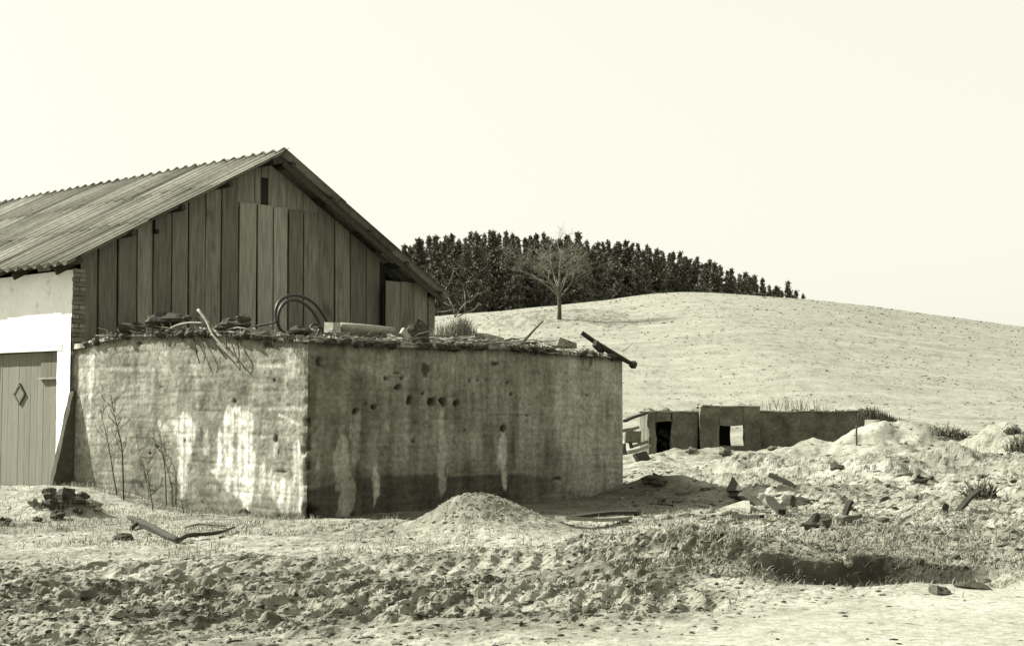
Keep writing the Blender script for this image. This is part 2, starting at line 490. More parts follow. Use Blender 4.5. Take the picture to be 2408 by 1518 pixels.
# dragged dark strokes: shadows of the broken soil painted into its tone
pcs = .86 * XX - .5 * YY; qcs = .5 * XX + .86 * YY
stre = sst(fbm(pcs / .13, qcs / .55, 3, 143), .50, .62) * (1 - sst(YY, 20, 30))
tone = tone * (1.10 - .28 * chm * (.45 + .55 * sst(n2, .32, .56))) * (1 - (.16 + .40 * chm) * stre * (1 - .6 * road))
rubble = sst(XX, 1.2, 3) * sst(YY, 13.5, 15) * (1 - sst(YY, 17.5, 20)) * (1 - sst(XX, 4.5, 7))
tone = tone * (1 - .25 * rubble * sst(n2, .3, .55))
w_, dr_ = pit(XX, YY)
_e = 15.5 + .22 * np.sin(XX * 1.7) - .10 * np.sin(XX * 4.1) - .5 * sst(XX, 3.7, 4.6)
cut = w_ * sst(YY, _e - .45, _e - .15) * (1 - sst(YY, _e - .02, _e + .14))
tone = tone * (1 - .72 * cut)      # shade on the cut bank painted into the soil colour
gp, gq = np.gradient(ZZ)
mound = np.exp(-(((XX + .5) / .6) ** 2 + ((YY - 19.6) / .6) ** 2))
tone = tone * (1 - .18 * mound)
# bunker's cast shadow deepened by darkening the soil colour at its foot
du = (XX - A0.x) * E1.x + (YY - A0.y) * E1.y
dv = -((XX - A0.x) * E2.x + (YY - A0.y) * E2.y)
foot_shade = sst(du, -.2, .8) * (1 - sst(du, BR - .5, BR + 1.6)) * sst(dv, -.4, 0) * (1 - sst(dv + .5 * (n1 - .5), 1.6, 3.4)) * (1 - mound)
tone = tone * (1 - .55 * foot_shade)
far = sst(YY, 50, 75)
# sown field: faint drill lines and bare patches that follow the slope
f1 = fbm(XX / 9, YY / 3.2, 4, 120); f2 = fbm(XX / 7.0 + YY / 30, YY / 1.1 + XX / 22, 3, 125)
f3 = fbm(XX / .30, YY / 1.0, 3, 131)
fur = np.sin((YY + 2.2 * np.sin(XX / 26) + XX * .06 + .9 * (f1 - .5)) * 2 * math.pi / 2.1)
tone = tone * (1 - far) + far * .212 * (1 + .16 * (f1 - .5) + .30 * (f2 - .5) + .05 * fur * sst(f2, .3, .6)) * (1 - .22 * sst(f3, .56, .75))
pale = sst(YY, 128, 150)
tone = tone * (1 + .10 * pale)
bank = np.clip(1 - (((XX - 2.8) / 7.5) ** 2 + ((YY - 109.5) / 5.5) ** 2), 0, 1)
tone = tone * (1 - .3 * sst(bank, .05, .5) * sst(f3, .4, .6))
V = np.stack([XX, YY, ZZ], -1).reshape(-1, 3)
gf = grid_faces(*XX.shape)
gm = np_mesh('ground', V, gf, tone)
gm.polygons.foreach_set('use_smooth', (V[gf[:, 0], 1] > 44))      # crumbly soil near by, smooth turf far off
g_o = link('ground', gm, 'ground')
tag(g_o, 'churned pale earth rising into a bare sown hill', kind='structure')

# ------------------------------------------------------------------ concrete bunker
BUNK = empty('concrete_bunker', A0, PHI)
tag(BUNK, 'large stained concrete bunker with debris on top in front of the plank barn', 'bunker')
LT = np.array([on_left(u, v) for u, v in [(725, 799), (690, 798), (650, 794), (600, 789), (512, 785), (420, 785), (310, 788), (250, 799), (200, 814), (172, 818)]])
RT = np.array([on_right(u, v) for u, v in [(725, 799), (790, 803), (884, 811), (1050, 815), (1203, 818), (1309, 829), (1400, 835), (1462, 843)]])
def top_left(p): return np.interp(p, LT[:, 0], LT[:, 1])
def top_right(p): return np.interp(p, RT[:, 0], RT[:, 1])

cols = np.concatenate([-np.arange(0, BL + .015, .024)[::-1], np.arange(.024, BR + .01, .024), BR + np.array([.3, 1, 2, 3, 4, 5, 6.4])])
NR = 135
P = np.repeat(cols[None, :], NR, 0)
ztop = np.where(cols < 0, top_left(-cols), np.where(cols <= BR, top_right(cols), RT[-1, 1]))
ztop = ztop + .035 * (fbm(cols / .25, cols * 0 + .5, 3, 3) - .5)
Zw = -.45 + (ztop[None, :] + .45) * np.linspace(0, 1, NR)[:, None]
left = P < 0
end = P > BR

def colmask(rows, f, soft=.035, seed=1, sd=2):
    """soft vertical stain: rows of (zoom y, x left, x right) measured on a wall"""
    r = []
    for y, a, b in rows:
        pa, z = f(a, y); pb, _ = f(b, y)
        r.append((z, min(pa, pb), max(pa, pb)))
    r.sort()
    r = np.array(r)
    lo = np.interp(Zw, r[:, 0], r[:, 1]); hi = np.interp(Zw, r[:, 0], r[:, 2])
    pp = np.abs(P) + .17 * (fbm(P / .10, Zw / .22, 4, seed) - .5)
    zz = Zw + .16 * (fbm(P / .06, Zw / .3, 2, seed + 9) - .5)
    m = sst(pp, lo - soft, lo + soft) * (1 - sst(pp, hi - soft, hi + soft))
    return m * sst(zz, r[0, 0] - .04, r[0, 0] + .04) * (1 - sst(zz, r[-1, 0] - .04, r[-1, 0] + .04))
K4 = 700 / 1932
def f4(zx, zy): return on_left((150 + zx * K4) / 1.0631, (780 + zy * K4) / 1.0631)
K5 = 900 / 2408
def f5(zx, zy): return on_right((720 + zx * K5) / 1.0631, (780 + zy * K5) / 1.0631)

# sunlit face
nA = fbm(P / .9, Zw / .5, 4, 201); nB = fbm(P / .22, Zw / .5, 4, 205); nC = fbm(P / .5, Zw / .06, 3, 209); nD = fbm(P / .10, Zw / .10, 3, 211)
tl = .178 * (1 + .8 * (nA - .5) + .9 * (nB - .5) + .5 * (nC - .5) + .55 * (nD - .5))
W = np.zeros_like(P)
for i, rows in enumerate([
    [(655, 1150, 1230), (700, 1125, 1330), (760, 1108, 1335), (1000, 1085, 1340), (1100, 1045, 1330), (1190, 1120, 1330), (1230, 1150, 1325), (1300, 1250, 1330), (1370, 1258, 1315)],
    [(705, 815, 880), (760, 800, 930), (900, 815, 925), (1050, 812, 890), (1150, 815, 870), (1290, 835, 855)],
    [(765, 670, 745), (835, 668, 720)], [(755, 768, 805), (835, 770, 800)],
    [(870, 1625, 1690), (1000, 1610, 1690), (1200, 1590, 1690), (1400, 1600, 1690)],
    [(1090, 1425, 1470), (1150, 1430, 1560), (1250, 1440, 1600), (1320, 1500, 1600), (1400, 1520, 1600)],
    [(1000, 1395, 1420), (1120, 1375, 1430), (1290, 1370, 1390)],
    [(240, 185, 265), (330, 188, 235), (600, 188, 218), (870, 180, 210)], [(390, 135, 165), (680, 130, 160)],
    [(335, 905, 950), (430, 885, 952), (440, 932, 952), (700, 930, 948)],
    [(330, 1575, 1640), (440, 1570, 1650)], [(250, 1572, 1590), (700, 1545, 1560)],
    [(800, 985, 1015), (1000, 995, 1030)], [(1000, 1440, 1500), (860, 1460, 1500)],
]):
    wgt = (1, 1, .75, .75, .9, .9, .6, .75, .5, .6, .5, .35, .55, .4)[i]
    W = np.maximum(W, wgt * colmask(rows, f4, soft=.06, seed=300 + i))
def band(f, y, x0, x1, th=.02):
    pa, za = f(x0, y); pb, zb = f(x1, y)
    lo, hi = min(pa, pb), max(pa, pb)
    zc = np.interp(np.abs(P), [lo, hi], [za, zb] if pa < pb else [zb, za]) + .02 * (nB - .5)
    return np.exp(-((Zw - zc) / th) ** 2) * sst(np.abs(P), lo - .1, lo + .1) * (1 - sst(np.abs(P), hi - .1, hi + .1))
for y, a, b, w in [(395, 270, 740, .45), (372, 1350, 1530, .6), (668, 1130, 1690, .35), (765, 1110, 1330, .3), (860, 1350, 1420, .5)]:
    W = np.maximum(W, w * band(f4, y, a, b, .025))
stk = fbm(P / .075, Zw / 1.1, 3, 222)
W = W * (.30 + .70 * sst(nB + .7 * nD, .46, .86)) * (.35 + .65 * sst(stk, .32, .56))
tl = tl * (1 - W) + W * .52 * (1 + .7 * (nD - .5))
# darker weathering and cracks on the sunlit face; cavity shade painted into holes
DK = np.zeros_like(P)
for y, a, b, w, th in [(1168, 395, 585, .75, .03), (676, 940, 1100, .6, .012), (452, 1300, 1480, .55, .014), (865, 480, 620, .55, .012), (852, 660, 750, .5, .015),
                       (1260, 420, 560, .5, .06), (1395, 1480, 1690, .8, .05), (1430, 1180, 1690, .6, .05)]:
    DK = np.maximum(DK, w * band(f4, y, a, b, th))
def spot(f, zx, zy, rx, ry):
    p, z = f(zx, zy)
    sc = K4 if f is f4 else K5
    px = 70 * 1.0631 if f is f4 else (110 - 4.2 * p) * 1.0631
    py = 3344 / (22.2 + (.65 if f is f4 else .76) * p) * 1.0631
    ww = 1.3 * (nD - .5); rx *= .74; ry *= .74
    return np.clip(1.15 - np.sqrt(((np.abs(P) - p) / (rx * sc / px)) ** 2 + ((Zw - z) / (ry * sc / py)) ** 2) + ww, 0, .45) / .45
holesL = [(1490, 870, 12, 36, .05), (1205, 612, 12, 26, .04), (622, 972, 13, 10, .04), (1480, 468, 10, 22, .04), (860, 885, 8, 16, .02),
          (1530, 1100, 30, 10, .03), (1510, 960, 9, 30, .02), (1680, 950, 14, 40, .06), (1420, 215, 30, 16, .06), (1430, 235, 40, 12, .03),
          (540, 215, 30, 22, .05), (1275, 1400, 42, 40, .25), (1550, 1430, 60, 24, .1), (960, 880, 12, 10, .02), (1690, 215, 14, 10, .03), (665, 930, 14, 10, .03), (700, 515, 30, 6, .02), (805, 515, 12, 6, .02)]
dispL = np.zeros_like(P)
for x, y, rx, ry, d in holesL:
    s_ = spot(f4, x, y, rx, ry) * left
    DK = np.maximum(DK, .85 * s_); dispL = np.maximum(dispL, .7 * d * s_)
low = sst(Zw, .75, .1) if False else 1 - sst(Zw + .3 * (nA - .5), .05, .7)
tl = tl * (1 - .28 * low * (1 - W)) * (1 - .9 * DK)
# white scrape running to the corner
pa, za = f4(1510, 705); pb, zb = f4(1640, 775)
tt = np.clip(((-P - pa) * (pb - pa) + (Zw - za) * (zb - za)) / ((pb - pa) ** 2 + (zb - za) ** 2), 0, 1)
dd = np.hypot(-P - pa - tt * (pb - pa), Zw - za - tt * (zb - za))
tl = np.where(dd < .022, .40, tl)

# shaded face
gA = fbm(P / .35, Zw / 1.6, 4, 231); gB = fbm(P / .9, Zw / .6, 4, 235); gC = fbm(P / .12, Zw / .9, 3, 239)
tr = .168 * (1 + 1.1 * (gA - .5) + .75 * (gB - .5) + .7 * (gC - .5) + .35 * (nC - .5) + .25 * (nD - .5))
tr = tr * (1 + .30 * sst(P, 5.2, 7.6)) * (1 - .20 * (1 - sst(P, .05, .5)))
dkb_p = np.array([f5(x, 1100)[0] for x in (120, 300, 420, 830, 1300, 1560, 1760, 1900, 2240)])
dkb_z = np.array([f5(x, y)[1] for x, y in ((120, 1190), (300, 1130), (420, 1095), (830, 1085), (1300, 1075), (1560, 1072), (1760, 1100), (1900, 1200), (2240, 1250))])
edge = np.interp(P, dkb_p, dkb_z) + .10 * (gB - .5) + .05 * (nD - .5)
wet = 1 - .75 * sst(Zw, edge - .05, edge + .02) - .25 * sst(Zw, edge - .05, edge + .35)
wet = wet * (1 - .45 * sst(P, 5.2, 6.6))
tr = tr * (1 - .64 * wet)
W2 = np.zeros_like(P)
for i, (rows, wgt) in enumerate([
    ([(640, 1012, 1045), (800, 1000, 1050), (1000, 1008, 1052), (1150, 1010, 1060), (1235, 1008, 1040)], .55),
    ([(790, 1420, 1455), (960, 1405, 1462), (1100, 1420, 1465), (1195, 1435, 1460)], .95),
    ([(1015, 580, 600), (1100, 570, 612), (1220, 560, 615), (1300, 565, 582)], .75),
    ([(685, 432, 482), (850, 425, 485), (1020, 432, 465)], .45),
    ([(830, 340, 400), (950, 300, 415), (1060, 305, 420), (1150, 330, 450), (1270, 345, 455), (1380, 330, 410)], .55),
    ([(340, 480, 500), (375, 480, 500)], .6), ([(745, 648, 668), (800, 650, 664)], .5), ([(1020, 198, 218), (1070, 200, 215)], .5),
    ([(360, 2150, 2175), (470, 2155, 2180)], .3), ([(270, 1860, 1960), (600, 1880, 1950)], .18), ([(300, 1640, 1700), (520, 1660, 1690)], .15)]):
    W2 = np.maximum(W2, wgt * colmask(rows, f5, soft=.025, seed=400 + i))
tr = tr * (1 - W2) + W2 * .36 * (1 + .5 * (gC - .5))
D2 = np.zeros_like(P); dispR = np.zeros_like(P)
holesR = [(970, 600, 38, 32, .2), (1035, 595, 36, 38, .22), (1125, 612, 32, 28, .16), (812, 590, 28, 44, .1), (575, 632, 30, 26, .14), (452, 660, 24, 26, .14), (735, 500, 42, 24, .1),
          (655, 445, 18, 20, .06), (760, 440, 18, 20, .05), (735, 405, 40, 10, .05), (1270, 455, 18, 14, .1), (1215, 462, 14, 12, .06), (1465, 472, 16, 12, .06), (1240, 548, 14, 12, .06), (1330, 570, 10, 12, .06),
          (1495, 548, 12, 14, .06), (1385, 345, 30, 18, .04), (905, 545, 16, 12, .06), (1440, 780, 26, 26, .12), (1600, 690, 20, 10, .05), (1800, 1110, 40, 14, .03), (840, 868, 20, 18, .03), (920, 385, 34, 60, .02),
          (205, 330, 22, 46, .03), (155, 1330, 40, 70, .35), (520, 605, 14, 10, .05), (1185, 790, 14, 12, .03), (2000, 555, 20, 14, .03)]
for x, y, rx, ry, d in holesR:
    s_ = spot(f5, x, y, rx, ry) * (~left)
    D2 = np.maximum(D2, .85 * s_); dispR = np.maximum(dispR, .7 * d * s_)  # hollows also darkened in colour, as painted cavity shade
for y, a, b, w, th in [(682, 1340, 1720, .45, .012), (850, 210, 780, -.15, .02), (990, 1180, 1330, .4, .012), (980, 1700, 1900, .3, .012), (1090, 1750, 1960, -.3, .012)]:
    D2 = np.maximum(D2, w * band(f5, y, a, b, th)) if w > 0 else D2 + w * .6 * band(f5, y, a, b, th)
for x, y0, y1, w in [(1340, 230, 560, .35), (995, 240, 470, .3), (860, 240, 560, .25), (1530, 260, 420, .25), (1720, 280, 700, .2), (1995, 270, 330, .7), (2020, 280, 360, .8), (2050, 280, 345, .7), (1970, 290, 350, .5), (640, 240, 420, .3)]:
    D2 = np.maximum(D2, w * colmask([(y0, x - 9, x + 9), (y1, x - 6, x + 6)], f5, soft=.03, seed=int(x)))
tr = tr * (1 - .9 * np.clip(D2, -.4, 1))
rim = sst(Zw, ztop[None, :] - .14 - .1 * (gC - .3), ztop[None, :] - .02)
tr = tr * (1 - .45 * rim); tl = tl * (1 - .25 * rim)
# rough broken strip beside the near corner
cor = np.exp(-np.abs(P) / .16) * (1 - sst(Zw, 1.6, 2.0))
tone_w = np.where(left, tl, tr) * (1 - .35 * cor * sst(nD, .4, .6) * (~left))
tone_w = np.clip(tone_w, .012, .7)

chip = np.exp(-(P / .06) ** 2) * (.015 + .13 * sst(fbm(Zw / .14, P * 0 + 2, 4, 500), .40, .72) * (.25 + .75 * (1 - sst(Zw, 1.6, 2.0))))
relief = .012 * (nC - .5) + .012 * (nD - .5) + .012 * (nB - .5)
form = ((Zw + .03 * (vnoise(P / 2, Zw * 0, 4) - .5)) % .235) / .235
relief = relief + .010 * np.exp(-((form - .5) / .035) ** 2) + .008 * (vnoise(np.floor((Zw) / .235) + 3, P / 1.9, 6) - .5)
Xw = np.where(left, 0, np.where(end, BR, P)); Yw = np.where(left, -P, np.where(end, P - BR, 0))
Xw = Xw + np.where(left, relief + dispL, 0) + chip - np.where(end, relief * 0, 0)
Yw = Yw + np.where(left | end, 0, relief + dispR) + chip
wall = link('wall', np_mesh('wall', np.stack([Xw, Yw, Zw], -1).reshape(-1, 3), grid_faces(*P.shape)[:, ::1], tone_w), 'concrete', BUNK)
# flat roof slab inside the rim
mb = MB(); mb.prism([(.1, .1, 2.3), (BR - .1, .1, 2.3), (BR - .1, BL - .05, 2.3), (.1, BL - .05, 2.3)], (0, 0, 0), (0, 0, .42))
mb.build('roof_slab', 'turf', BUNK)

# soil, rubble and dead turf lying on the bunker
gx = np.concatenate([[-.06, -.05], np.linspace(-.045, BR + .05, 330), [BR + .06]])
gy = np.concatenate([[-.06, -.05], np.linspace(-.045, BL - .01, 240)])
GX, GY = np.meshgrid(gx, gy)
tz = np.where(GY < GX, top_right(np.clip(GX - GY * .0, 0, BR)) * 1., top_left(np.clip(GY, 0, BL)))
wgt = sst(GX, 0, 1.6)
tz = top_left(np.clip(GY, 0, BL)) * (1 - wgt) + top_right(np.clip(GX, 0, BR)) * wgt
# near the front rim the front height rules
fr = 1 - sst(GY, 0, 1.2)
tz = tz * (1 - fr) + fr * np.where(GX < 0, top_left(np.clip(GY, 0, BL)), top_right(np.clip(GX, 0, BR)))
t1 = fbm(GX / .5, GY / .5, 4, 601); t2 = fbm(GX / .13, GY / .13, 3, 605)
hgt = .005 + .10 * np.clip(t1 - .38, 0, 1) * 2 + .07 * (t2 - .45)
inner = sst(np.minimum(np.minimum(GX, GY), BL - GY * 0), .05, .5)
mid = sst(GX, 1.5, 3) * (1 - sst(GX, 5.2, 6.2))
hgt = hgt * (.7 + .5 * inner) + .05 * inner + .05 * mid * sst(GY, .0, .4)
TZ = tz + hgt
m_edge = (np.minimum(GX, GY) < -.048) | (GX > BR + .055)
TZ = np.where(m_edge, tz - .03, TZ)
GXo = GX + np.where(np.minimum(GX, GY) < .2, .05 * (t2 - .5), 0); GYo = GY + np.where(np.minimum(GX, GY) < .2, .07 * (t1 - .5), 0)
tonet = np.clip(.13 + .35 * (t2 - .5) + .25 * (t1 - .5) + .07 * sst(GX, 4, 7), .03, .3)
turf = link('turf_cover', np_mesh('turf_cover', np.stack([GXo, GYo, TZ], -1).reshape(-1, 3), grid_faces(*GX.shape), tonet), 'ground', None)
turf.location = A0; turf.rotation_euler = (0, 0, PHI)
tag(turf, 'layer of soil and dead turf covering the top of the bunker', 'soil', kind='stuff')

def W3(x, y, z):        # bunker local metres -> world
    return A0 + E1 * x + E2 * y + Vector((0, 0, z))
def turf_z(x, y):
    j = int(np.clip(np.searchsorted(gx, x), 0, len(gx) - 1)); i = int(np.clip(np.searchsorted(gy, y), 0, len(gy) - 1))
    return float(TZ[i, j])
rng = random.Random(5)
# ragged sod, roots and small litter hanging on the rim
mb = MB(); mb2 = MB()
for k in range(900):
    if rng.random() < .42:
        y = rng.random() * 6.2 + .05; x = -.03; out = Vector((-1, 0, 0)); al = Vector((0, 1, 0)); t0 = float(top_left(y))
        dens = 1.2 if y < 5.0 else .4
    else:
        x = rng.random() * 8.1 + .1; y = -.03; out = Vector((0, -1, 0)); al = Vector((1, 0, 0)); t0 = float(top_right(x))
        dens = 1.1 if x < 6.3 else .45
    if rng.random() > dens: continue
    p = Vector((x, y, t0 + .02 + .03 * rng.random()))
    if float(fbm(np.array([x + y]) / .35, np.array([.5]), 2, 19)[0]) < .47: continue
    if rng.random() < .34:
        s_ = .03 + .12 * rng.random() ** 2
        mb.lump(p + Vector((0, 0, -.015 - .02 * rng.random())) - out * .02 * rng.random(), (s_ * (1 + 1.2 * rng.random()), s_ * (1 + 1.2 * rng.random()), s_ * .9), rng, .5, 5, 7, rng.random() * 3)
    else:
        L = .05 + .12 * rng.random() ** 2
        q = [p, p + out * .03 + al * (rng.random() - .5) * .05 + Vector((0, 0, -.2 * L)), p + out * .035 + al * (rng.random() - .5) * .10 + Vector((0, 0, -L))]
        mb.tube(q, [.010, .007, .003], 4)
o = mb.build('sod_fringe', 'dark_sod', None, True); o.location = A0; o.rotation_euler = (0, 0, PHI)
tag(o, 'ragged dark sod and rootlets hanging over the rim of the bunker', 'sod', kind='stuff')
for k in range(240):
    x = rng.random() * 8.2; y = .12 + rng.random() ** 1.2 * 1.4
    if rng.random() < .35: x, y = .12 + rng.random() ** 1.2 * 1.0, rng.random() * 6
    s_ = .025 + .11 * rng.random() ** 3
    mb2.lump((x, y, turf_z(x, y) + .1 * s_), (s_ * 1.9, s_ * 1.2, s_ * .8), rng, .7, 4, 5, rng.random() * 3)
o = mb2.build('loose_rubble', 'stone', None, False); o.location = A0; o.rotation_euler = (0, 0, PHI)
tag(o, 'small pale stones and crumbled concrete strewn over the bunker top', 'rubble', kind='stuff')

# tangle of fine twigs and root ends in the litter, too many to count
mb = MB()
for k in range(700):
    if rng.random() < .45: x, y = -.04 + .5 * rng.random() ** 2, .1 + rng.random() * 5.6; a = math.pi / 2 + rng.gauss(0, .6)
    else: x, y = .1 + rng.random() ** 1.2 * 7.6, -.04 + .5 * rng.random() ** 2; a = rng.gauss(0, .6)
    L = .10 + .4 * rng.random() ** 2; z0 = turf_z(x, y) + .02; e = rng.gauss(.05, .35)
    p0 = Vector((x, y, z0)); d = Vector((math.cos(a) * math.cos(e), math.sin(a) * math.cos(e), math.sin(e))) * L
    w = Vector((rng.random() - .5, rng.random() - .5, rng.random() - .3)) * .3 * L
    r_ = .004 + .006 * rng.random()
    mb.tube([p0, p0 + d * .5 + w, p0 + d], [r_, r_ * .8, r_ * .4], 3)
o = mb.build('twig_tangle', 'grey_timber', None); o.location = A0; o.rotation_euler = (0, 0, PHI)
tag(o, 'tangle of fine twigs and roots along the rim of the bunker', 'twigs', kind='stuff')
# twigs lying along the rim
def thing_tube(name, label, cat, pts, rad, m, k=7, group=None, jit=.2, seed=0):
    b = Vector(pts[0])
    mb = MB(); mb.tube([Vector(p) - b for p in pts], rad, k, random.Random(seed), jit)
    o = mb.build(name, m, None, True); o.location = b
    return tag(o, label, cat, group)
for k in range(46):
    if k % 5 < 2:
        y = .2 + rng.random() * 5.6; x = rng.random() * .45 - .06
        a = math.pi / 2 + (rng.random() - .5) * 1.0
    else:
        x = .1 + rng.random() * 6.2; y = rng.random() * .5 - .05; a = (rng.random() - .5) * .9
    L = .25 + .75 * rng.random()
    z0 = turf_z(x, y)
    z0 = z0 + .02
    pts = []
    for t in (0, .33, .66, 1):
        pts.append(W3(x + math.cos(a) * L * t + .03 * rng.random(), y + math.sin(a) * L * t + .03 * rng.random(), z0 + .05 * rng.random() + .06 * t * rng.random()))
    r = .008 + .012 * rng.random()
    thing_tube('twig', 'thin dry twig in the litter along the rim of the bunker top', 'twig', pts, [r, r * .9, r * .7, r * .4], ('dark_timber', 'grey_timber', 'pale_timber')[k % 3], 5, 'twigs in the litter on the bunker rim', seed=k)

def topP(u, v, yl):
    s, z = on_plane(u, v, A0 + E2 * yl, E1)
    return W3(s, yl, z)
def topL(u, v, xl):
    s, z = on_plane(u, v, A0 + E1 * xl, E2)
    return W3(xl, s, z)
def spline(pts, n=6):
    pts = [Vector(p) for p in pts]; out = []
    for i in range(len(pts) - 1):
        p0 = pts[max(i - 1, 0)]; p1 = pts[i]; p2 = pts[i + 1]; p3 = pts[min(i + 2, len(pts) - 1)]
        for j in range(n):
            t = j / n
            out.append(.5 * ((2 * p1) + (p2 - p0) * t + (2 * p0 - 5 * p1 + 4 * p2 - p3) * t * t + (3 * p1 - p0 - 3 * p2 + p3) * t ** 3))
    out.append(pts[-1])
    return out
# black hose: two loops in one length
h1 = [(700, 785), (664, 778), (651, 752), (650, 724), (662, 704), (688, 694), (716, 699), (743, 717), (762, 743), (780, 776)]
h2 = [(792, 790), (772, 792), (757, 772), (742, 742), (724, 720), (700, 706), (678, 707), (661, 722), (654, 748), (660, 775), (690, 792)]
pts = [topP(u, v, 1.5 + .10 * i / 9) for i, (u, v) in enumerate(h1)] + [topP(u, v, 1.25 + .22 * i / 10) for i, (u, v) in enumerate(h2)]
thing_tube('rubber_hose', 'thick black rubber hose lying in upright loops on the bunker', 'hose', spline(pts, 6), .027, 'black_rubber', 10, jit=0)
mb = MB(); ring = [topP(741 + 11 * math.cos(a), 772 + 11 * math.sin(a), .5) for a in np.linspace(0, 2 * math.pi, 14)]
b = ring[0]; mb.tube([p - b for p in ring], .022, 8); o = mb.build('hose_end', 'black_rubber', None, True); o.location = b
tag(o, 'small dark ring of hose beside the pale log on the bunker rim', 'hose')
thing_tube('pale_log', 'pale peeled log lying flat along the rim of the bunker', 'log', [topP(800, 768, .55), topP(850, 771, .5), topP(925, 777, .42)], [.072, .068, .06], 'pale_timber', 12, jit=.08)
mb = MB(); c = topP(783, 770, .55); mb.box((0, 0, 0), (.19, .17, .17), (0, .05, PHI + .1), .03, random.Random(3)); o = mb.build('timber_block', 'pale_timber'); o.location = c
tag(o, 'pale square timber block beside the peeled log on the bunker', 'block')
mb = MB(); mb.lump((0, 0, 0), (.34, .3, .42), random.Random(8), .35, 8, 10); o = mb.build('sod_clump', 'dark_sod', None, False); o.location = topP(981, 787, .15)
tag(o, 'dark pointed clump of sod on the bunker rim right of the log', 'sod clump')
mb = MB(); mb.box((0, 0, 0), (.28, .05, .12), (0, .7, PHI), .02, random.Random(4)); o = mb.build('pale_chip', 'pale_timber'); o.location = topP(955, 790, .05)
tag(o, 'short pale wood chip leaning against the dark sod clump', 'wood chip')
thing_tube('leaning_stick', 'grey stick poking up at a slant from the bunker rim', 'stick', [topP(1222, 814, .1), topP(1238, 795, .25), topP(1256, 775, .4), topP(1277, 754, .55)], [.035, .026, .022, .018], 'grey_timber', 7, seed=2)
mb = MB()
p0, p1, p2, p3 = topP(1368, 782, .5), topP(1398, 803, .3), topP(1432, 825, .05), topP(1489, 857, -.3)
b = p2
mb.tube([p - b for p in (p0, p1, p2, p3)], [.045, .05, .06, .042], 6, random.Random(2), .2)
mb.box(topP(1408, 816, .2) - b, (.30, .09, .13), (0, .55, PHI))
mb.box(p3 - b, (.10, .11, .12), (0, .5, PHI))
o = mb.build('fallen_beam', 'dark_timber'); o.location = b
tag(o, 'dark broken beam sticking out over the far corner of the bunker', 'beam')
thing_tube('bent_twig', 'thin twig rising beside the broken beam at the far corner', 'twig', [topP(1462, 827, .1), topP(1475, 818, .2), topP(1490, 805, .3)], [.008, .007, .004], 'grey_timber', 5)
mb = MB(); c = topP(1315, 806, .9)
mb.box((0, 0, 0), (.62, .4, .15), (.05, .12, PHI), .08, random.Random(9)); o = mb.build('concrete_chunk', 'stone'); o.location = c
tag(o, 'flat grey concrete chunk lying on the bunker near its far corner', 'concrete chunk')
mb = MB(); mb.box((0, 0, 0), (.45, .3, .10), (.05, .06, PHI), .06, random.Random(10)); o = mb.build('concrete_chunk', 'stone'); o.location = topP(1150, 795, .7)
tag(o, 'low pale slab piece on the bunker between dry tuft and leaning stick', 'concrete chunk')

# roots hanging down the sunlit face
K3 = 540 / 2408
def z3(zx, zy): return (320 + zx * K3) / 1.0631, (740 + zy * K3) / 1.0631
roots = [([(780, 150), (870, 270), (940, 420), (1060, 560), (1140, 660), (1225, 745)], .026, 'pale_timber', 'thick pale root slanting down the sunlit wall from the rim'),
         ([(820, 360), (900, 470), (1000, 580), (1070, 660), (1100, 700)], .02, 'dark_timber', 'dark root hanging beside the thick pale root'),
         ([(1195, 400), (1215, 520), (1240, 640), (1225, 745)], .018, 'grey_timber', 'grey root hanging straight down at the right of the bundle'),
         ([(700, 400), (745, 520), (765, 640), (800, 750)], .016, 'dark_timber', 'leftmost thin dark root hanging on the sunlit wall'),
         ([(800, 400), (830, 520), (860, 640), (845, 735)], .014, 'grey_timber', 'thin grey root next to the leftmost hanging root'),
         ([(1070, 400), (1095, 520), (1100, 660), (1085, 700)], .016, 'grey_timber', 'short grey root crossing the thick pale root')]
for i, (zs, r, m, lab) in enumerate(roots):
    pts = [topL(*z3(*q), -.05 - .05 * (j > 1)) for j, q in enumerate(zs)]
    pts = spline(pts, 3)
    n = len(pts)
    thing_tube('hanging_root', lab, 'root', pts, [r * (1 - .55 * j / n) for j in range(n)], m, 6, 'roots hanging on the sunlit wall', seed=i)
for i, (zs, r, m, lab) in enumerate([
    ([(430, 385), (560, 320), (700, 295), (840, 300)], .02, 'pale_timber', 'pale bowed stick on the rim left of the hanging roots'),
    ([(950, 390), (1250, 405), (1600, 455), (1720, 470)], .018, 'pale_timber', 'long straight pale lath lying on the rim above the sunlit wall'),
    ([(1330, 450), (1450, 475), (1640, 490)], .03, 'dark_timber', 'dark splinter of wood hanging just under the long pale lath'),
    ([(230, 220), (250, 290), (340, 340), (460, 350)], .014, 'grey_timber', 'thin curved twig at the left end of the rim'),
    ([(1440, 330), (1560, 310), (1660, 285)], .02, 'dark_timber', 'dark stick leaning against the upright hose loops')]):
    pts = spline([topL(*z3(*q), -.04) for q in zs], 3)
    thing_tube('rim_stick', lab, 'stick', pts, [r * (1 - .3 * j / len(pts)) for j in range(len(pts))], m, 6, seed=i)
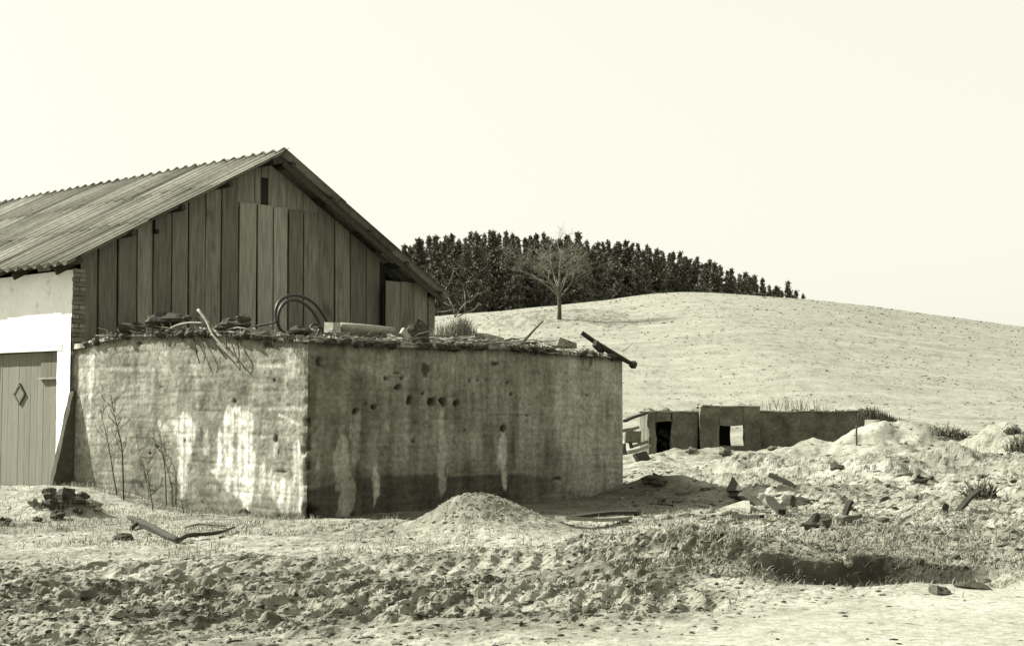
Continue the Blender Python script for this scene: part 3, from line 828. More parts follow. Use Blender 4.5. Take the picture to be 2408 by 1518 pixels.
for i, (zx, zy, s_, lab) in enumerate([(60, 380, .30, 'dark lump of sod at the left end of the bunker rim'), (400, 270, .34, 'flat dark heap of dead weeds on the rim at left'),
                                       (660, 245, .13, 'small square dark clod above the bowed stick'), (1150, 340, .3, 'dark flat clump of sod left of the hose loops'), (1290, 250, .14, 'small dark clod against the planks left of the hose'),
                                       (1900, 395, .2, 'dark clod just left of the coiled hose end')]):
    mb = MB(); mb.lump((0, 0, 0), (s_ * 1.7, s_ * 1.6, s_ * .75), random.Random(60 + i), .35, 7, 10)
    o = mb.build('sod_clump', 'dark_sod'); o.location = topL(*z3(zx, zy), .15); o.rotation_euler = (0, 0, PHI)
    tag(o, lab, 'sod clump')

# ------------------------------------------------------------------ barn
BARN = empty('plank_barn', C0, PHI)
tag(BARN, 'long barn with corrugated roof, dark plank gable and whitewashed side wall', 'barn')
RIDGE, ZR, SL = 4.61, 7.12, .535
def zroof(x): return ZR - SL * abs(x - RIDGE)
rng = random.Random(11)

# whitewashed long wall around the door
D0, D1, DH = .44, 2.98, 2.86
gyv = np.unique(np.round(np.concatenate([np.arange(0, 3.6, .06), np.arange(3.6, 16.1, .5), [D0, D1]]), 4)); gzv = np.unique(np.round(np.concatenate([np.arange(-.3, 4.36, .06), [DH]]), 4))
GY, GZ = np.meshgrid(gyv, gzv)
dep = .02 * (fbm(GY / .5, GZ / .4, 3, 700) - .5) + .010 * (fbm(GY / .1, GZ / .1, 2, 703) - .5) - .02 * sst(GZ, 3.45, 3.42)
vs = np.stack([dep, GY, GZ], -1).reshape(-1, 3)
fs = grid_faces(*GY.shape)
cy = vs[fs][:, :, 1].mean(1); cz = vs[fs][:, :, 2].mean(1)
fs = fs[~((cy > D0) & (cy < D1) & (cz < DH))][:, ::-1]
pw_ = link('plaster_wall', np_mesh('plaster_wall', vs, fs), 'whitewash', BARN)
mb = MB()
mb.box((.155, D0 / 2 - .0, 2.02), (.25, D0 - .012, 4.6)); mb.box((.155, (D1 + 16) / 2, 2.0), (.25, 16 - D1 - .01, 4.6)); mb.box((.155, (D0 + D1) / 2, (DH + 4.32) / 2), (.25, D1 - D0, 4.32 - DH - .01))
mb.build('masonry', 'mortar', BARN)
# brick end of that wall seen on the gable
for k in range(19):
    z = 2.72 + k * .086
    if k % 2:
        segs = [(.0, .245)]
    else:
        segs = [(.0, .118), (.128, .245)]
    for a, b in segs:
        mb = MB(); e = (rng.random() - .5) * .02
        mb.box(((a + b) / 2 + e, -.022 + .008 * rng.random(), z + .0365), (b - a, .05, .072), (0, (rng.random() - .5) * .03, 0), .008, rng)
        mb.build('brick', 'brick', BARN)
# dark wedge added at the barn corner to cast a triangular shadow
mb = MB(); nz = 22; vs = []
for i in range(nz):
    z = -.3 + 2.35 * i / (nz - 1); o_ = .47 * max(0, (2.05 - z) / 2.05) + .006
    w1 = .02 * (float(vnoise(z * 6, 1.)) - .5); w2 = .03 * (float(vnoise(z * 7, 5.)) - .5)
    vs += [(.03, -.10, z), (-o_ + w1, -.10 + w2, z), (-o_ + w2, .02 + w1, z), (.03, .02, z)]
mb.add(vs, [(4 * i + j, 4 * i + (j + 1) % 4, 4 * i + 4 + (j + 1) % 4, 4 * i + 4 + j) for i in range(nz - 1) for j in range(4)] + [(3, 2, 1, 0), tuple(4 * (nz - 1) + j for j in range(4))])
wdg = mb.build('shadow_wedge', 'dark_stone', BARN); wdg['label'] = 'dark sloping wedge added at the barn corner to cast a triangular shadow'
# door of vertical boards, with hatch, ledge, diamond and lintel
mb = MB(); mb.box((.16, (D0 + D1) / 2, DH / 2), (.03, D1 - D0 - .01, DH - .02)); door = mb.build('door', 'interior_dark', BARN)
y = D0 + .01; k = 0
while y < D1 - .05:
    w = .19 + .05 * rng.random(); w = min(w, D1 - y)
    mb = MB(); mb.box((.125 + .006 * rng.random(), y + w / 2, 1.32), (.03, w - .008, 2.98), (0, 0, (rng.random() - .5) * .01)); mb.build('door_board', 'door_paint', door)
    y += w
hz0, hz1 = 2.33, 2.80
for a, b in ((.47, .80), (.81, 1.16)):
    mb = MB(); mb.box((.095, (a + b) / 2, (hz0 + hz1) / 2), (.03, b - a, hz1 - hz0)); mb.build('hatch_board', 'old_board', door)
mb = MB(); mb.box((.075, .82, hz0 - .02), (.07, .78, .035)); mb.build('hatch_ledge', 'pale_timber', door)
dc_y, dc_z = on_left(41, 926); dc_y -= BL
for k in range(4):
    a = R(45 + 90 * k)
    mb = MB(); mb.box((.095, dc_y + math.cos(a) * .135, dc_z + math.sin(a) * .135), (.035, .035, .30), (a, 0, 0)); mb.build('diamond_strip', 'old_board', door)
mb = MB(); mb.box((.10, dc_y, dc_z), (.014, .235, .235), (R(45), 0, 0)); mb.build('diamond_panel', 'door_paint', door)
mb = MB(); mb.box((.045, (D0 + D1) / 2 - .05, DH + .03), (.16, D1 - D0 + .2, .12), (.006, 0, 0)); mb.build('lintel', 'whitewash', BARN)

# gable planks
def gs(u, v=650): return on_gable(u, v)[0]
ub = [186, 229, 274, 318, 357, 400, 440, 480, 517, 557, 598, 637, 672, 709, 744, 784, 821, 859, 893]
xb = [gs(u) for u in ub]
seam = on_gable(620, 481)[1]
def plank(x0, x1, zb, zt0, zt1, yf, th=.028, name='plank', lean=0., m='plank', peak=False):
    poly = [(x0 + lean, yf, zb), (x1 + lean, yf, zb), (x1, yf, zt1)]
    if peak: poly.append((RIDGE, yf, zroof(RIDGE) - .2))
    poly.append((x0, yf, zt0))
    mb = MB(); mb.prism(poly, (0, 0, 0), (0, th, 0))
    return mb.build(name, m, BARN)
def zt(x): return zroof(x) - .16
for i in range(len(xb) - 1):
    g_ = .024 + .034 * rng.random() ** 2
    x0, x1 = xb[i] + g_ / 2, xb[i + 1] - g_ / 2
    yf = -.02 - .025 * rng.random()
    ln = .03 + (rng.random() - .5) * .05
    if 9 <= i <= 13:
        plank(x0, x1, 2.5, seam - .02 - .03 * rng.random(), seam - .03 * rng.random(), yf - .03, lean=ln, m='plank_light' if i in (9, 10, 11) else 'plank')
    else:
        plank(x0, x1, 2.5, zt(x0), zt(x1), yf, lean=ln, m='plank_dark' if i in (0, 1, 2, 8, 16, 17) else 'plank')
us = [557, 598, 612.5, 614, 630, 672, 712, 748]
xs = [on_gable(u, 440)[0] for u in us]
for a, b in ((0, 1), (1, 2), (4, 5), (5, 6), (6, 7)):
    x0, x1 = xs[a] + .008, xs[b] - .008
    plank(x0, x1, seam - .12, min(zt(x0), zt(x1) + 9), zt(x1), -.012 - .012 * rng.random(), peak=(x0 < RIDGE < x1))
x0, x1 = xs[3], xs[4]
mb = MB(); zz = on_gable(622, 418)[1]
mb.prism([(x0, -.015, zz), (x1, -.015, zz), (x1, -.015, zt(x1)), (x0, -.015, zt(x0))], (0, 0, 0), (0, .028, 0)); mb.build('plank', 'plank', BARN)
# near-black sheet behind the planks, standing in for the unlit barn inside
mb = MB(); mb.prism([(.28, .0, 2.4), (8.1, 0, 2.4), (8.1, 0, zroof(8.1) - .3), (RIDGE, 0, ZR - .36), (.28, 0, zroof(.28) - .3)], (0, .05, 0), (0, .08, 0))
mb.build('dark_backing', 'interior_dark', BARN)
# set-forward low plank wall under the right hand eave
xr = [on_gable(u, 700, .32)[0] for u in (907, 940, 972, 1004)]
zr_ = on_gable(950, 662, .32)[1]
for i in range(3):
    plank(xr[i] + .008, xr[i + 1] - .008, 2.3, zr_ - .02 * rng.random(), zr_ - .03 * rng.random(), -.33 - .012 * rng.random())
xe = on_gable(1018, 700, .32)[0]
mb = MB(); mb.box(((xr[3] + xe) / 2 + .005, -.335, 3.33), (xe - xr[3], .09, 2.06)); mb.build('corner_post', 'grey_timber', BARN)
mb = MB(); mb.box(((8.3 + xe) / 2, -.28, zr_ - .12), (xe - 8.2, .06, .1)); mb.build('rail', 'dark_timber', BARN)
mb = MB(); mb.box((8.06, -.02, 3.3), (.06, .07, 2.2)); mb.build('gable_post', 'dark_timber', BARN)
mb = MB(); mb.box((9.38, 8.0, 2.05), (.12, 16.2, 4.6)); mb.build('far_side_wall', 'old_board', BARN)
mb = MB(); mb.prism([(.26, 16.0, -.2), (9.3, 16.0, -.2), (9.3, 16, zroof(9.3) - .15), (RIDGE, 16, ZR - .15), (.26, 16, zroof(.26) - .15)], (0, 0, 0), (0, .08, 0)); mb.build('far_gable', 'old_board', BARN)

# roof: purlins and rafters carry corrugated sheets
mb = MB()
for k in range(5):
    for sgn in (-1, 1):
        x = RIDGE + sgn * (.25 + k * 1.14)
        mb.box((x, 7.75, zroof(x) - .105), (.09, 16.6, .11), (0, sgn * math.atan(SL), 0))
roof = mb.build('roof', 'dark_timber', BARN)
for yy in (-.52, .12, 1.6, 4, 8, 12, 15.8):
    for sgn in ((-1, 1) if yy > 0 else (1,)):
        xe_ = RIDGE + sgn * 4.9
        L = 4.9 * math.sqrt(1 + SL * SL)
        mb = MB(); xm = RIDGE + sgn * 2.45
        mb.box((xm, yy, zroof(xm) - .235), (L, .06 if yy > 0 else .03, .13), (0, sgn * math.atan(SL), 0)); mb.build('rafter', 'dark_timber', roof)
for yy in (.55, 2.35, 4.3, 6.3, 8.3):
    mb = MB(); mb.box((-.08, yy, zroof(-.08) - .17), (.44, .42 if yy < 1 else .3, .11), (0, -math.atan(SL) * .8, 0)); mb.build('eave_board', 'grey_timber', roof)
SW, NW, SEG = 1.0, 3, 8
def sheet_mesh(L, seed):
    r = random.Random(seed)
    nc = NW * SEG + 2
    ys = np.linspace(-.02, SW + .05, nc)
    w = .045 * np.cos(ys / SW * NW * 2 * math.pi)
    V = []
    for t in (0, 1):
        for s_ in (0, 1):
            for yv, h in zip(ys, w):
                V.append((t * L, yv, h - .008 * s_ + (.006 * (r.random() - .5))))
    nrow = nc
    idx = lambda t, s_, i: (t * 2 + s_) * nrow + i
    F = []
    for i in range(nc - 1):
        F.append((idx(0, 0, i), idx(1, 0, i), idx(1, 0, i + 1), idx(0, 0, i + 1)))
        F.append((idx(0, 1, i), idx(0, 1, i + 1), idx(1, 1, i + 1), idx(1, 1, i)))
        F.append((idx(0, 0, i), idx(0, 0, i + 1), idx(0, 1, i + 1), idx(0, 1, i)))
        F.append((idx(1, 0, i), idx(1, 1, i), idx(1, 1, i + 1), idx(1, 0, i + 1)))
    me = bpy.data.meshes.new('roof_sheet'); me.from_pydata(V, [], F); me.polygons.foreach_set('use_smooth', [True] * len(F))
    me.update(); me.materials.append(M['roof_sheet'])
    return me
smesh = [sheet_mesh(2.02, k) for k in range(4)]
LS = 5.75
for side in (-1, 1):
    nrow_ = 3
    for c_ in range(17):
        for r_ in range(nrow_):
            # rows counted from the eave; upper rows overlap the lower ones
            d0 = LS - 1.92 * r_          # slope distance of lower edge from the ridge
            ca, sa = math.cos(math.atan(SL)), math.sin(math.atan(SL))
            o = bpy.data.objects.new('roof_sheet', smesh[(c_ * 3 + r_ * 5 + side) % 4]); COL.objects.link(o); o.parent = roof
            lift = -.028 + .012 * r_ + .008 * rng.random()
            lift += .007 * (c_ % 2)
            x = RIDGE + side * d0 * ca; z = ZR - d0 * sa
            jr = (rng.random() - .5) * .006
            up = Vector((side * sa, 0, ca))
            ex = Vector((-side * ca, 0, sa)); ey = Vector((0, 1, 0)) + ex * jr; ez = ex.cross(ey)
            flip = 1
            if ez.z < 0: ez = -ez
            mtx = Matrix((ex, ey, ez)).transposed().to_4x4()
            mtx.translation = Vector((x, -.60 + c_ * 1.0, z)) + up * lift - ex * (.03 * rng.random())
            o.matrix_local = mtx
# short dark peg and cable on the gable
px_, pz_ = on_gable(363, 545)
mb = MB(); mb.box((px_, -.07, pz_), (.07, .08, .08)); mb.box((px_ - .035, -.065, pz_ + .16), (.018, .02, .3)); mb.build('hook', 'dark_timber', BARN)

# ------------------------------------------------------------------ ruined concrete building behind the rubble
def rough_box(mb, x0, x1, y0, y1, z0, z1, step=.16, amp=.055, seed=0):
    """box of small faces with uneven surfaces; corners shared so it stays closed"""
    def ax(a, b): return np.linspace(a, b, max(2, int(round((b - a) / step)) + 1))
    xs, ys, zs = ax(x0, x1), ax(y0, y1), ax(z0, z1)
    idx = {}
    def vid(i, j, k):
        if (i, j, k) not in idx:
            x, y, z = xs[i], ys[j], zs[k]
            n = [(float(vnoise(x * 2.3 + 7 * q + z * 1.7, y * 2.9 + z * 2.1 + q, seed + q)) - .5) * 2 * amp for q in range(3)]
            idx[(i, j, k)] = len(mb.v); mb.v.append((x + n[0], y + n[1], z + n[2]))
        return idx[(i, j, k)]
    nx, ny, nz = len(xs) - 1, len(ys) - 1, len(zs) - 1
    for i in range(nx):
        for k in range(nz):
            mb.f.append((vid(i, 0, k), vid(i + 1, 0, k), vid(i + 1, 0, k + 1), vid(i, 0, k + 1)))
            mb.f.append((vid(i, ny, k), vid(i, ny, k + 1), vid(i + 1, ny, k + 1), vid(i + 1, ny, k)))
    for j in range(ny):
        for k in range(nz):
            mb.f.append((vid(0, j, k), vid(0, j, k + 1), vid(0, j + 1, k + 1), vid(0, j + 1, k)))
            mb.f.append((vid(nx, j, k), vid(nx, j + 1, k), vid(nx, j + 1, k + 1), vid(nx, j, k + 1)))
    for i in range(nx):
        for j in range(ny):
            mb.f.append((vid(i, j, 0), vid(i, j + 1, 0), vid(i + 1, j + 1, 0), vid(i + 1, j, 0)))
            mb.f.append((vid(i, j, nz), vid(i + 1, j, nz), vid(i + 1, j + 1, nz), vid(i, j + 1, nz)))
YR = 51.0
RU = empty('ruined_building', (0, YR, 0))
tag(RU, 'low roofless concrete ruin half buried in rubble beyond the bunker', 'ruin')
def rx(u): return (u - 1204) / 3344 * YR
def rz(v, Y=YR): return EYE + (977 - v) / 3344 * Y
zb_ = -.3
mb = MB()   # left wall with broken doorway
rough_box(mb, rx(1523), rx(1541), 0, .35, zb_, rz(966), seed=1)
rough_box(mb, rx(1541.5), rx(1578), .01, .34, rz(992), rz(967), seed=2)
rough_box(mb, rx(1578.5), rx(1641), 0, .3, zb_, rz(969), seed=3)
rough_box(mb, rx(1523), rx(1523) + .3, .36, 3.0, zb_, rz(968), seed=4)
mb.build('left_wall', 'ruin_concrete', RU)
mb = MB()   # taller middle block with window
rough_box(mb, rx(1643), rx(1687), -.35, 0.0, zb_, rz(956), amp=.03, seed=5)
rough_box(mb, rx(1687.5), rx(1745), -.34, -.01, rz(1000), rz(957), amp=.03, seed=6)
rough_box(mb, rx(1745.5), rx(1783), -.35, 0, zb_, rz(956), amp=.03, seed=7)
rough_box(mb, rx(1687.5), rx(1745), -.34, -.01, zb_, rz(1049), seed=8)
mb.build('window_wall', 'ruin_concrete', RU)
mb = MB(); rough_box(mb, rx(1784), rx(2030), -.05, .3, zb_, rz(969), amp=.05, seed=9); mb.build('right_wall', 'ruin_concrete', RU)
mb = MB()   # cross walls and back wall with a gap at the right of the window
rough_box(mb, rx(1645), rx(1645) + .3, .02, 3.0, zb_, rz(962), seed=10)
rough_box(mb, rx(1785), rx(1785) + .3, .32, 3.0, zb_, rz(968), seed=11)
rough_box(mb, rx(1530), rx(1735), 3.02, 3.3, zb_, rz(966, 54), seed=12)
rough_box(mb, rx(1790), rx(2030), 3.02, 3.3, zb_, rz(968, 54), seed=13)
mb.build('back_wall', 'ruin_concrete', RU)
mb = MB(); rough_box(mb, rx(1660), rx(1731), 1.3, 1.5, zb_, rz(960), seed=31); mb.build('dark_panel', 'interior_dark', RU)  # black panel added behind the window so its inside looks unlit
mb = MB(); rough_box(mb, rx(1646), rx(1783), -.38, 1.6, rz(956) + .012, rz(952.5), amp=.02, seed=14); mb.build('roof_slab', 'stone', RU)
mb = MB(); rough_box(mb, rx(1524), rx(1641), -.02, 3.1, rz(969) + .012, rz(965), amp=.02, seed=15); mb.build('roof_slab', 'stone', RU)
mb = MB(); rough_box(mb, rx(1784), rx(2034), -.07, 3.1, rz(969) + .012, rz(966), amp=.02, seed=16); mb.build('roof_slab', 'stone', RU)

mb = MB(); rr_ = random.Random(55)
for k in range(60):
    u = 1520 + 510 * rr_.random(); zt_ = rz(966 if u < 1641 else (956 if u < 1785 else 967))
    q = .04 + .12 * rr_.random() ** 2
    mb.lump((rx(u), rr_.random() * 2.0 - .1, zt_ + .02), (q * 2.2, q * 2, q), rr_, .5, 5, 7, rr_.random() * 3)
o = mb.build('roof_rubble', 'stone', RU); o['kind'] = 'stuff'
rng = random.Random(77)
def board(name, label, cat, p0, p1, w, th, m, group=None, seed=0, roll=0.):
    """rough sawn board between two points"""
    p0, p1 = Vector(p0), Vector(p1)
    d = p1 - p0; L = d.length; t = d.normalized()
    side = t.cross(Vector((0, 0, 1)))
    side = side.normalized() if side.length > 1e-4 else Vector((1, 0, 0))
    up = side.cross(t)
    c, s_ = math.cos(roll), math.sin(roll)
    side, up = side * c + up * s_, up * c - side * s_
    r = random.Random(seed); mb = MB(); n = 5
    vs = []
    for i in range(n):
        q = t * (L * i / (n - 1) + (r.random() - .5) * .06 * L * (i in (0, n - 1))); ww = w * (1 + .15 * (r.random() - .5)); bend = up * (.015 * math.sin(i * 1.3 + seed))
        for a, b in ((-1, -1), (1, -1), (1, 1), (-1, 1)):
            vs.append(q + bend + side * a * ww / 2 + up * b * th / 2)
    fs = [(3, 2, 1, 0), tuple(4 * (n - 1) + j for j in range(4))] + [(4 * i + j, 4 * i + (j + 1) % 4, 4 * i + 4 + (j + 1) % 4, 4 * i + 4 + j) for i in range(n - 1) for j in range(4)]
    mb.add(vs, fs); o = mb.build(name, m); o.location = p0
    return tag(o, label, cat, group)
# broken timbers left of the ruin, against the bunker corner
K1 = 420 / 1771
def z1(zx, zy): return (1500 + zx * K1) / 1.0631, (980 + zy * K1) / 1.0631
for i, (a, b, Y0, Y1, w, th, m, lab) in enumerate([
    ((255, 305), (490, 210), 47, 49.5, .12, .08, 'dark_timber', 'dark rafter leaning up to the top of the ruin'),
    ((240, 410), (400, 370), 46, 48, .14, .09, 'grey_timber', 'grey beam end below the leaning rafter beside the ruin'),
    ((285, 640), (520, 570), 46, 47.5, .12, .08, 'pale_timber', 'pale plank lying slanted at the foot of the ruin'),
    ((250, 540), (260, 660), 45.5, 45.5, .10, .10, 'dark_timber', 'short dark upright post just right of the bunker edge'),
    ((320, 520), (330, 590), 46.5, 46.5, .10, .08, 'dark_timber', 'stubby dark post behind the slanted pale plank'),
    ((260, 470), (420, 470), 48, 48.5, .4, .05, 'grey_timber', 'weathered flat panel between rafter and pale plank'),
    ((330, 575), (500, 520), 48, 48.5, .10, .06, 'grey_timber', 'thin grey board above the slanted pale plank'),
    ((380, 690), (500, 670), 45.5, 46, .3, .12, 'dark_timber', 'dark slab half buried under the slanted pale plank')]):
    board('broken_timber', lab, 'timber', at(*z1(*a), Y0), at(*z1(*b), Y1), w, th, m, 'broken timbers beside the ruin', i, .3 * i)
# dark wreckage inside the doorway
mb = MB()
for k in range(9):
    c = at(1562 + 18 * (rng.random() - .5), 1012 + 38 * rng.random(), 51.6 + rng.random())
    mb.box(c - Vector((0, 0, 0)), (.1 + .3 * rng.random(), .1, .1 + .3 * rng.random()), (rng.random(), rng.random(), rng.random()))
o = mb.build('charred_wreckage', 'dark_stone'); tag(o, 'heap of dark wreckage in the doorway of the ruin', 'wreckage', kind='stuff')

# single pieces lying on the rough ground
def on_g(u, v, dz=0.):
    p = pg(u, v); return p + Vector((0, 0, dz))
def lumpthing(name, label, cat, u, v, size, m, seed, rough=.3, sink=.25, group=None):
    mb = MB(); mb.lump((0, 0, 0), size, random.Random(seed), rough, 8, 11, seed * .7)
    o = mb.build(name, m); p = on_g(u, v); o.location = p + Vector((0, 0, size[2] * (.5 - sink)))
    return tag(o, label, cat, group)
def slab(name, label, cat, corners, th, m, lift=.0):
    """thick irregular slab over four ground points"""
    P_ = [Vector(c) for c in corners]; c = sum(P_, Vector()) / len(P_)
    mb = MB(); mb.prism([p - c for p in P_], (0, 0, 0), (0, 0, -th)); o = mb.build(name, m); o.location = c
    return tag(o, label, cat)
KR = 1060 / 2408
def zr(zx, zy): return (1500 + zx * KR) / 1.0631, (900 + zy * KR) / 1.0631
KQ = 560 / 2408
def zq(zx, zy): return (2000 + zx * KQ) / 1.0631, (1000 + zy * KQ) / 1.0631
# tilted sheet of rubble in the middle distance (dark face towards us)
a, b = on_g(*zr(715, 745)), on_g(*zr(965, 830))
slab('concrete_slab', 'large dark slab tilted up out of the rubble right of the bunker shadow', 'slab',
     [a, a + Vector((.2, .5, .26)), b + Vector((-.35, .6, .24)), b + Vector((0, 0, -.05))], .10, 'dark_stone')
a, b = on_g(*zr(965, 850)), on_g(*zr(1035, 890))
board('rubble_board', 'short dark board at the right end of the flat pale slab', 'board', a + Vector((0, 0, .18)), b + Vector((0, 0, .05)), .12, .08, 'dark_timber', seed=3)
a = on_g(*zr(690, 850)); b = on_g(*zr(960, 860))
slab('concrete_slab', 'flat pale slab lying in front of the dark tilted slab', 'slab', [a + Vector((0, 0, .04)), a + Vector((.5, .9, .10)), b + Vector((-.2, .7, .12)), b + Vector((-.3, 0, .04))], .08, 'stone')
board('rubble_board', 'dark plank end standing up in the pale rubble', 'board', on_g(*zq(455, 1245)) - Vector((0, 0, .05)), on_g(*zq(455, 1245)) + Vector((.16, .1, .20)), .09, .05, 'dark_timber', seed=4)
board('rubble_board', 'grey plank leaning on the brushwood heap at far right', 'board', on_g(*zq(1690, 1195)), on_g(*zq(1690, 1195)) + Vector((.50, .5, .30)), .09, .05, 'dark_timber', seed=5)
board('rubble_board', 'two-foot dark stake just above the tilted slab', 'board', on_g(*zr(1110, 740)) , on_g(*zr(1110, 740)) + Vector((-.42, .4, .25)), .10, .08, 'dark_timber', seed=6)
board('rubble_board', 'long thin board lying flat right of the standing plank end', 'board', on_g(*zq(430, 1325), .05), on_g(*zq(640, 1290), .08), .10, .06, 'grey_timber', seed=7)
board('rubble_board', 'pale plank lying at the edge of the bunker shadow', 'board', on_g(1320, 1232, .05), on_g(1475, 1226, .05), .16, .05, 'pale_timber', seed=8)
board('rubble_board', 'dark plank lying in the bunker shadow behind the pale plank', 'board', on_g(1350, 1222, .05), on_g(1500, 1212, .06), .14, .05, 'dark_timber', seed=18)
board('rubble_board', 'thin dark lath lying below the flat pale slab', 'board', on_g(*zr(760, 905), .04), on_g(*zr(920, 912), .04), .07, .05, 'dark_timber', seed=9)
board('rubble_stake', 'thin stake standing on the mound right of the ruin', 'stake', on_g(*zq(600, 490)) - Vector((0, 0, .1)), on_g(*zq(600, 490)) + Vector((.05, 0, .62)), .05, .05, 'grey_timber', seed=10)
for i, (q, s_, lab) in enumerate([
    (zr(300, 690), (.5, .4, .2), 'dark angular rock behind the shaded heap at the bunker corner'),
    (zr(1090, 820), (.45, .3, .22), 'dark lump right of the flat pale slab'),
    (zr(520, 525), (.42, .3, .2), 'dark boulder on the mound under the ruin doorway'),
    (zr(715, 530), (.5, .4, .22), 'dark lump put in for the shading of the mound below the ruin window'),  # lump stands in for dark shading on the mound
    (zr(975, 505), (.6, .35, .16), 'dark hummock left of the biggest mound by the ruin'),
    (zr(1340, 615), (.4, .3, .2), 'small dark stone in the open middle of the rubble field'),
    (zr(1820, 690), (.35, .3, .18), 'single dark stone on the far track'),
    (zr(1240, 940), (.3, .25, .25), 'dark stump of earth below the standing plank end'),
    (zr(1960, 865), (.14, .12, .2), 'small dark upright stone left of the leaning grey plank'),
    (zr(1915, 1320), (.34, .16, .09), 'dark clod on the pale track, larger of two'),
    (zr(2110, 1300), (.30, .14, .08), 'dark clod on the pale track, right hand of two'),
    (zr(1400, 1185), (.10, .1, .12), 'small pale stone at the lip of the dark hollow')]):
    lumpthing('field_stone', lab, 'stone', q[0], q[1], s_, 'stone' if 'pale stone' in lab else ('clod' if i in (2, 3, 4) else 'dark_stone'), 200 + i, .55, .4)
for i, (q, s_, lab) in enumerate([
    (zq(1550, 400), (.9, .5, .4), 'dark brushwood heap upper right of the biggest mound'),
    (zq(1720, 420), (.7, .5, .3), 'greyish scrub clump beside the upper brushwood heap'),
    (zq(1950, 1040), (.6, .4, .35), 'dark brushwood heap behind the leaning grey plank'),
    (zq(2340, 550), (.8, .5, .5), 'dark scrub clump at the right edge of the picture'),
    (zq(2290, 365), (.5, .3, .2), 'low dark tussock above the scrub at the right edge')]):
    p = on_g(*q); r = random.Random(400 + i); mb = MB()
    for k in range(70):
        a_ = r.random() * 6.28; e_ = r.random() ** .5; c = Vector((math.cos(a_) * e_ * s_[0] * .5, math.sin(a_) * e_ * s_[1] * .5, 0))
        d = Vector((r.random() - .5, r.random() - .5, .35 + .8 * r.random())) * s_[2] * (1.2 - .6 * e_)
        mb.tube([c, c + d * .5 + Vector((r.random() - .5, 0, 0)) * .08, c + d + Vector((r.random() - .5, r.random() - .5, 0)) * .2], [.022, .016, .006], 3)
    o = mb.build('scrub_clump', 'dark_weed'); o.location = p; tag(o, lab, 'scrub')

def blade_mesh(name, pts, hs, ws, m, lean=.5, seed=0, parent=None, seg2=True):
    """many narrow grass blades: arrays of base points, heights, widths"""
    r = np.random.default_rng(seed); n = len(pts)
    a = r.random(n) * 2 * np.pi; w = np.stack([np.cos(a), np.sin(a), 0 * a], -1) * ws[:, None] * .5
    b = r.random(n) * 2 * np.pi; l = np.stack([np.cos(b), np.sin(b), 0 * b], -1) * (hs * lean * r.random(n))[:, None]
    up = np.stack([0 * a, 0 * a, hs], -1)
    v0 = pts - w; v1 = pts + w; v2 = pts + up * .6 + l * .45 + w * .7; v3 = pts + up * .6 + l * .45 - w * .7; v4 = pts + up * (1 - .25 * r.random(n))[:, None] + l
    V = np.stack([v0, v1, v2, v3, v4], 1).reshape(-1, 3)
    i = np.arange(n)[:, None] * 5
    F = np.concatenate([i + np.array([[0, 1, 2]]), i + np.array([[0, 2, 3]]), i + np.array([[3, 2, 4]])])
    return link(name, np_mesh(name, V, F, None, False), m, parent)
rn = np.random.default_rng(3)
def tuft(name, label, cat, base, n, rad, h, m, kind=None, lean=.6, w=.012, seed=0):
    r = np.random.default_rng(seed)
    p = np.stack([np.clip(r.normal(0, rad[0], n), -1.6 * rad[0], 1.6 * rad[0]), np.clip(r.normal(0, rad[1], n), -1.6 * rad[1], 1.6 * rad[1]), np.zeros(n) - .03], -1)
    hs = h * (.4 + .7 * r.random(n)) * np.exp(-.3 * (p[:, 0] / rad[0]) ** 2)
    o = blade_mesh(name, p, hs, np.full(n, w), m, lean, seed); o.location = base
    return tag(o, label, cat, kind=kind)
# forked branch and pile in the left foreground
KL = 620 / 2169
def zl(zx, zy): return (zx * KL) / 1.0631, (1180 + zy * KL) / 1.0631
br = [on_g(*zl(1120, 435), .06), on_g(*zl(1215, 490), .10), on_g(*zl(1330, 545), .10), on_g(*zl(1450, 600), .07), on_g(*zl(1560, 635), .05)]
b0 = br[0]; mb = MB(); mb.tube([p - b0 for p in spline(br, 3)], [.022] + [.037] * 3 + [.042] * 6 + [.036] * 3, 8, random.Random(4), .25)
fork = [on_g(*zl(1150, 510), .02), on_g(*zl(1215, 480), .09)]
mb.tube([p - b0 for p in fork], [.03, .045], 6)
o = mb.build('fallen_branch', 'dark_timber', None, True); o.location = b0; tag(o, 'thick dark broken branch lying at the foot of the sunlit wall', 'branch')
br = [on_g(*zl(1560, 625), .04), on_g(*zl(1640, 600), .06), on_g(*zl(1760, 592), .06), on_g(*zl(1900, 575), .06), on_g(*zl(2050, 515), .05)]
thing_tube('fallen_branch', 'thinner dark branch continuing right of the thick broken one', 'branch', spline(br, 3), [.030] * 6 + [.026] * 4 + [.015] * 3, 'dark_timber', 7, seed=5)
thing_tube('fallen_branch', 'thin pale stick lying behind the dark branches', 'branch', [on_g(*zl(1620, 500), .03), on_g(*zl(1740, 488), .05), on_g(*zl(1980, 500), .04)], [.015, .018, .012], 'pale_timber', 6, seed=6)
lumpthing('earth_clod', 'flat dark clod left of the broken branch', 'clod', *zl(1080, 590), (.26, .16, .10), 'dark_stone', 31)
r = random.Random(9)
